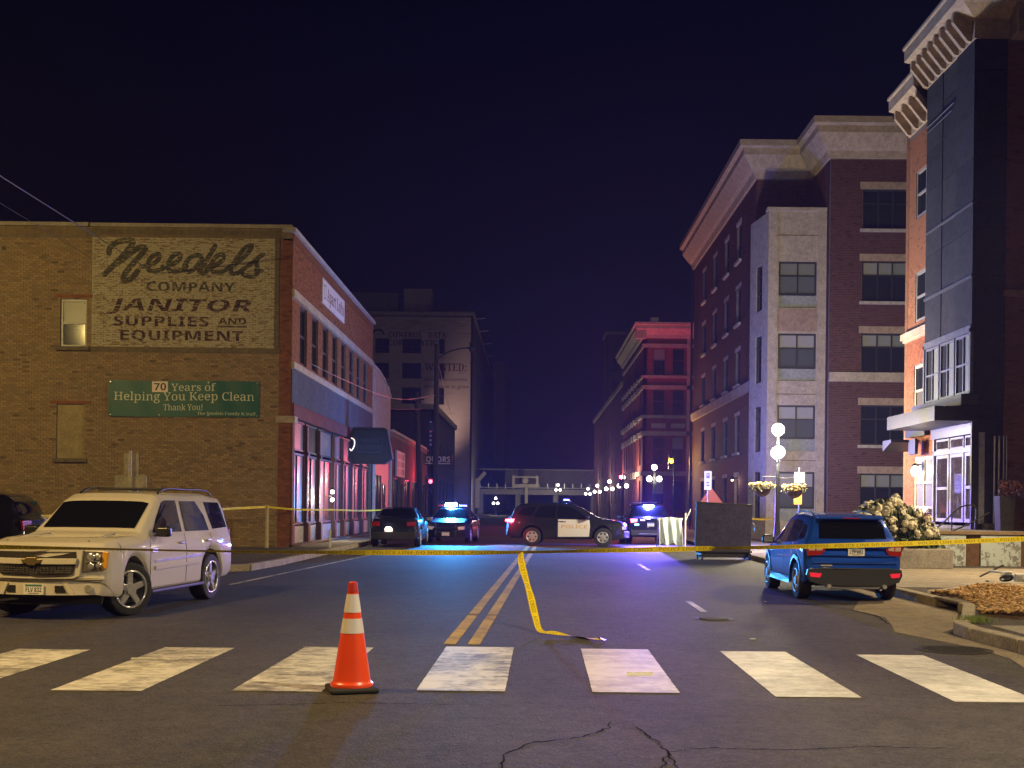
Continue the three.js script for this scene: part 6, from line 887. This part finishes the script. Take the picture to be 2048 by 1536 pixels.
{ // barricade with a pale sheet hung over it
  const t = thing('draped_barricade', 'barricade draped with a pale plastic sheet beside the dark screen', 'barricade', [5.1, 0, -44], 0.1), r = rngOf(12);
  const g = plain(new THREE.PlaneGeometry(0.86, 0.98, 40, 16)), p = g.attributes.position; for (let i = 0; i < p.count; i++) { const x = p.getX(i), y = p.getY(i), k = 0.5 - y / 0.98; p.setZ(i, 0.03 + k * 0.12 + (0.02 + 0.05 * k) * Math.sin(x * 21 + y * 2) + 0.02 * Math.sin(x * 9 - y * 6)); p.setY(i, y + (k > 0.9 ? 0.05 * Math.sin(x * 15) : 0) + 0.03 * Math.cos(x * 7)); } g.computeVertexNormals(); g.translate(0, 0.68, 0);
  mesh('sheet', g, mat([0.5, 0.58, 0.6], 0.4, { side: THREE.DoubleSide }), t); mesh('rail', [rb(0.95, 0.08, 0.04, 0.01, 0, 1.13, 0)], M.whitePaint, t); for (const s of [-1, 1]) { mesh('leg', [bar([s * 0.4, 1.15, 0], [s * 0.44, 0, -0.3], 0.025)], M.steel, t); mesh('leg', [bar([s * 0.4, 1.15, 0], [s * 0.44, 0, 0.3], 0.025)], M.steel, t); }
  mesh('pole', [bar([0.56, 0.0, 0.05], [0.56, 1.35, 0.05], 0.035)], M.whitePaint, t); mesh('stay', [bar([0.56, 1.05, 0.05], [0.76, 1.5, 0.05], 0.02)], M.whitePaint, t);
}
{ // orange work-zone sign seen beyond the screen
  const t = thing('work_zone_sign', 'dull orange triangular work sign standing beyond the dark screen', 'sign', [8.1, 0.12, -54]); mesh('plate', [extr([[-0.75, 1.35], [0.75, 1.35], [0, 2.35]], 0.02, { bevel: 0.01 })], mat([0.6, 0.11, 0.04], 0.5), t); mesh('mast', [bar([0, 0.3, -0.03], [0, 1.8, -0.03], 0.025)], M.steel, t); mesh('leg', [bar([0, 0.35, -0.03], [-0.6, 0, 0.4], 0.02)], M.steel, t); mesh('leg', [bar([0, 0.35, -0.03], [0.6, 0, 0.4], 0.02)], M.steel, t);
}
function roadSign(name, label, x, Z, h, plates, post = 0.03) { const t = thing(name, label, 'sign', [x, 0.12, -Z]); mesh('post', [cyl(post, post, h, 0, h / 2, 0, 10)], M.steel, t); for (const [w, hh, y, m, dx] of plates) mesh('sign_plate', [rb(w, hh, 0.015, 0.005, dx || 0, y, 0.04)], m, t); return t; }
const signPrint = (draw) => mat([1, 1, 1], 0.5, { map: canvasTex(128, 192, draw) });
{ const t = roadSign('parking_sign', 'white upright parking sign on a thin post above the dark screen', 7.65, 52, 2.9, [[0.32, 0.82, 2.62, M.whitePaint]]); mesh('print', [plain(new THREE.PlaneGeometry(0.3, 0.8)).translate(0, 2.62, 0.05)], signPrint((c, w, h) => { c.fillStyle = 'rgb(216,214,220)'; c.fillRect(0, 0, w, h); c.fillStyle = 'rgb(90,80,110)'; c.fillRect(34, 18, 60, 54); c.fillRect(34, 112, 50, 14); c.fillRect(34, 140, 60, 14); c.fillStyle = 'rgb(216,214,220)'; c.fillRect(48, 30, 28, 14); }), t); }
roadSign('bus_stop_sign', 'faint round sign above an orange placard on a thin post by the tan bay', 9.6, 43, 2.9, [[0.28, 0.52, 1.85, mat([0.55, 0.26, 0.05], 0.5), -0.05], [0.38, 0.38, 2.55, soft([0.2, 0.16, 0.15], 0.5), 0]]);
function basket(label, x, y, Z) { // hanging flower basket
  const t = thing('hanging_basket', label, 'flower basket', [x, y, -Z], 0, 'hanging flower baskets on the nearest lamp'), r = rngOf(Math.round(x * 100));
  mesh('bowl', [plain(new THREE.SphereGeometry(0.3, 20, 10, 0, 6.29, Math.PI / 2, Math.PI / 2)).scale(1, 0.95, 1)], soft([0.1, 0.07, 0.06]), t); mesh('bracket', [bar([0, 0.05, 0], [0.0, 0.42, 0], 0.012), bar([0, 0.42, 0], [x < 8.6 ? 0.55 : -0.5, 0.42, 0], 0.015)], M.darkMetal, t);
  const lv = [], fl = []; for (let k = 0; k < 170; k++) { const a = r() * 6.28, d = Math.sqrt(r()) * 0.46, q = bx(0.07, 0.005, 0.05, 0, 0, 0, [r() * 3, r() * 3, r() * 3]); q.translate(Math.cos(a) * d, 0.02 + r() * 0.2 * (1.2 - d) - (d > 0.33 ? r() * 0.14 : 0), Math.sin(a) * d); lv.push(q); } for (let k = 0; k < 60; k++) { const a = r() * 6.28, d = Math.sqrt(r()) * 0.46; fl.push(sph(0.028 + r() * 0.014, Math.cos(a) * d, 0.1 + r() * 0.15 * (1 - d), Math.sin(a) * d, 6, 4)); }
  mesh('foliage', lv, mat([0.12, 0.11, 0.035], 0.8), t, { kind: 'stuff' }); mesh('blossom', fl, mat([0.52, 0.33, 0.14], 0.8), t, { kind: 'stuff' });
}
basket('flower basket hanging on the left side of the nearest street lamp', 8.08, 2.25, 42); basket('flower basket hanging on the right side of the nearest street lamp', 9.2, 2.2, 42);
{ // hydrangea in the planter behind the blue car
  const t = thing('hydrangea_bush', 'large white flowering hydrangea bush behind the blue car', 'bush', [8.9, 0.12, -29.6]), r = rngOf(44);
  mesh('planter', [rb(2.5, 0.5, 1.1, 0.04, 0.1, 0.25, 0)], M.concrete, t);
  const shape = () => { for (;;) { const x = (r() - 0.5) * 2.7, y = r() * 1.25, z = (r() - 0.5) * 1.3; const e = (x / 1.28) ** 2 + (y / (1.22 - 0.32 * Math.max(0, x))) ** 2 + (z / 0.62) ** 2; if (e < 1 && e > 0.32) return [x, y + 0.5, z]; } };
  const lf = []; for (let k = 0; k < 1500; k++) { const [x, y, z] = shape(), q = plain(new THREE.CircleGeometry(0.055 + r() * 0.03, 6)); q.scale(0.7, 1.2, 1); q.rotateX((r() - 0.5) * 2.4); q.rotateY(r() * 6.28); q.rotateZ((r() - 0.5) * 1.5); lf.push(q.translate(x, y, z)); } mesh('leaves', lf, mat([0.045, 0.075, 0.03], 0.6, { side: THREE.DoubleSide }), t, { kind: 'stuff' });
  mesh('stems', Array.from({ length: 26 }, (_, k) => { const a = (k / 26) * 6.28; return tube([[Math.cos(a) * 0.2, 0.45, Math.sin(a) * 0.15], [Math.cos(a) * 0.5, 0.9, Math.sin(a) * 0.3], [Math.cos(a) * 0.95, 1.3 + 0.2 * Math.sin(k), Math.sin(a) * 0.5]], 0.012, 8, 5); }), mat([0.07, 0.06, 0.03], 0.8), t, { kind: 'stuff' });
  const heads = [0, 1, 2].map((s) => { const q = rngOf(90 + s), l = []; for (let k = 0; k < 46; k++) { const a = q() * 6.28, p = q() * 1.9 - 0.2, h = 0.085 * (0.8 + q() * 0.3), f = plain(new THREE.CircleGeometry(0.026, 5)); f.lookAt(V(Math.cos(a) * Math.cos(p), Math.sin(p), Math.sin(a) * Math.cos(p))); l.push(f.translate(Math.cos(a) * Math.cos(p) * h, Math.sin(p) * h * 1.25, Math.sin(a) * Math.cos(p) * h)); } l.push(sph(0.06, 0, 0.01, 0, 8, 6, [1, 1.25, 1])); return merge(l); });
  const fm = [mat([0.66, 0.62, 0.46], 0.8, { side: THREE.DoubleSide }), mat([0.58, 0.55, 0.42], 0.8, { side: THREE.DoubleSide })]; let n = 0;
  while (n < 150) { const [x, y, z] = shape(); if (y < 0.75 || (z < -0.15 && y < 1.3) || r() < Math.max(0, x) * 0.5) continue; const h = mesh('flower_head', heads[n % 3], fm[n % 2], t); h.position.set(x * 1.03, y + 0.02, z * 1.1); h.rotation.set((r() - 0.5) * 0.8, r() * 6, (r() - 0.5) * 0.8); const s = 0.85 + r() * 0.6; h.scale.set(s, s * 1.1, s); n++; }
}
{ // dark planter with reddish shrub at the picture edge
  const t = thing('potted_shrub', 'reddish shrub in a tall dark planter beside the lobby steps', 'plant', [13.1, 0.95, -33.2]), r = rngOf(8); mesh('planter', [extr([[-0.16, 0], [0.16, 0], [0.2, 1.0], [-0.2, 1.0]], 0.4, { bevel: 0.02 }).translate(0, 0, -0.2)], soft([0.05, 0.045, 0.04], 0.7), t);
  const lf = []; for (let k = 0; k < 420; k++) { const a = r() * 6.28, d = Math.sqrt(r()) * 0.5, q = plain(new THREE.CircleGeometry(0.05, 5)); q.rotateX(r() * 3); q.rotateY(r() * 6); lf.push(q.translate(0.35 + Math.cos(a) * d, 1.0 + r() * 0.45, Math.sin(a) * d * 0.7)); } mesh('foliage', lf, mat([0.2, 0.075, 0.04], 0.7, { side: THREE.DoubleSide }), t, { kind: 'stuff' });
}
{ // kick scooter lying on the pavement
  const t = thing('kick_scooter', 'white and black electric scooter lying on its side on the pavement', 'scooter', [9.35, 0.15, -23.6], 0.06), w = soft([0.62, 0.64, 0.62], 0.4), k = M.blackPaint;
  mesh('deck', [rb(0.62, 0.14, 0.05, 0.02, 0.62, 0.1, 0.06, [0.5, 0, -0.12])], w, t); mesh('battery_pack', [rb(0.22, 0.16, 0.09, 0.02, 0.28, 0.1, 0.02, [0.4, 0, 0])], soft([0.4, 0.41, 0.4], 0.5), t);
  mesh('stem', [tube([[0.22, 0.12, 0], [0.0, 0.18, -0.06], [-0.1, 0.2, -0.3], [0.1, 0.16, -0.85]], 0.03, 24, 10)], w, t); mesh('handlebar', [bar([-0.14, 0.06, -0.86], [0.34, 0.3, -0.84], 0.018)], k, t);
  for (const [x, z] of [[-0.02, 0.08], [1.02, 0.02]]) { const g = plain(new THREE.TorusGeometry(0.105, 0.032, 10, 28)); g.rotateX(1.1); const wh = mesh('wheel', [g.translate(x, 0.09, z)], M.rubber, t); mesh('hub', [cyl(0.06, 0.06, 0.05, x, 0.09, z, 18, [1.1 - Math.PI / 2, 0, 0])], M.steel, wh); }
  mesh('mudguard', [tube([[-0.1, 0.14, 0.02], [-0.02, 0.2, 0.02], [0.12, 0.19, 0.02]], 0.022, 14, 8), tube([[0.7, 0.17, -0.05], [0.85, 0.22, -0.05], [1.02, 0.2, -0.04]], 0.02, 14, 8)], w, t); mesh('head_lamp', [sph(0.03, -0.12, 0.07, 0.12, 10, 8)], M.chrome, t);
}
// utility poles and wires
function pole(label, x, Z, h, lean, arm) { const t = thing('utility_pole', label, 'utility pole', [x, 0.1, -Z], 0, 'wooden utility poles'); t.rotation.z = lean; mesh('pole', [cyl(0.13, 0.2, h, 0, h / 2, 0, 12)], M.wood, t); if (arm) { mesh('lamp_arm', [tube([[0.1, h - 0.9, 0], [0.7, h - 0.5, 0], [1.5, h - 0.25, 0], [2.0, h - 0.22, 0]], 0.04, 20, 8)], M.darkMetal, t); mesh('lamp_head', [rb(0.42, 0.14, 0.24, 0.05, 2.15, h - 0.22, 0), cyl(0.05, 0.05, 0.3, 2.1, h, 0, 10), cyl(0.12, 0.1, 0.16, 2.15, h - 0.36, 0, 12)], M.darkMetal, t); mesh('insulator', [cyl(0.05, 0.05, 0.2, 0, h + 0.1, 0, 10)], M.steel, t); mesh('cross_box', [rb(0.35, 0.5, 0.3, 0.04, -0.3, h * 0.55, 0.1)], M.darkMetal, t); } else mesh('cross_arm', [rb(1.0, 0.1, 0.1, 0.02, 0, h - 0.5, 0.15)], M.wood, t); }
pole('tall wooden pole with a curved lamp arm left of the street', -6.0, 75, 11.5, 0, true); pole('shorter leaning wooden pole beside the tall one', -6.95, 76, 8.6, 0.045, false);
const wire = (pts, r, label) => tag(mesh('overhead_wire', [tube(pts, r, 50, 5)], M.steel), label, 'wire', 'overhead wires');
wire([[-14.9, 10.72, -14.6], [-13.3, 9.62, -30], [-12.36, 9.02, -39.12]], 0.016, 'pale overhead wire coming down to the painted sign'); wire([[-15.2, 10.3, -14.6], [-13.9, 9.3, -30], [-13.3, 8.8, -39.12]], 0.006, 'finer overhead wire beside the pale one');
wire([[-8.5, 6.75, -39.2], [-7.5, 6.5, -48], [-6.9, 7.0, -62], [-6.05, 8.4, -75]], 0.014, 'wire running from the brick corner to the wooden pole'); wire([[-6.0, 10.8, -75], [-6.9, 9.6, -100], [-8.5, 10.6, -130]], 0.014, 'wire running on beyond the tall wooden pole'); wire([[-7.0, 7.6, -76], [-8.5, 7.2, -70], [-9.5, 7.7, -66]], 0.012, 'wire from the leaning pole to the cream building');
// traffic signals
function signal(label, x, y, Z, lit, color, I, o = {}) {
  const t = thing('traffic_signal', label, 'traffic light', [x, 0.1, -Z], 0, 'traffic signals'); mesh('post', [cyl(0.06, 0.08, y + 0.4, o.dx || 0.25, (y + 0.4) / 2, -0.1, 12)], M.darkMetal, t); mesh('bracket', [bar([0, y, -0.05], [o.dx || 0.25, y, -0.1], 0.025)], M.darkMetal, t);
  mesh('housing', [rb(0.34, 1.0, 0.24, 0.03, 0, y - (1 - lit) * -0.32 * 0 + (lit - 1) * 0.32, 0)], mat([0.03, 0.028, 0.015], 0.5), t);
  for (let k = 0; k < 3; k++) { const yy = y + (lit - k) * 0.32, on = k === lit; const l = mesh(on ? 'lit_lamp' : 'lamp_lens', [sph(0.1, 0, yy, 0.13, 18, 10, [1, 1, 0.5])], on ? glow(color, o.k || 9) : mat([0.03, 0.03, 0.02], 0.3), t); const v = plain(new THREE.CylinderGeometry(0.13, 0.13, 0.2, 18, 1, true, -Math.PI * 0.5, Math.PI)); v.rotateX(Math.PI / 2); mesh('visor', [v.translate(0, yy, 0.2)], mat([0.02, 0.02, 0.015], 0.6, { side: THREE.DoubleSide }), l); }
  lampIn(t, rgb(...color), I, 0, y, 0.155, 3);
}
signal('red traffic signal on the left beside the liquor sign', -6.7, 3.0, 80, 0, [1, 0.06, 0.14], 30, { dx: -0.3 }); signal('red traffic signal on the right among the row of globe lamps', 7.75, 4.0, 104, 0, [1, 0.04, 0.16], 950, {}); signal('amber traffic signal on the right before the old red brick block', 9.4, 4.55, 81, 1, [1, 0.5, 0.03], 90, {});

renderer.render(scene, camera);
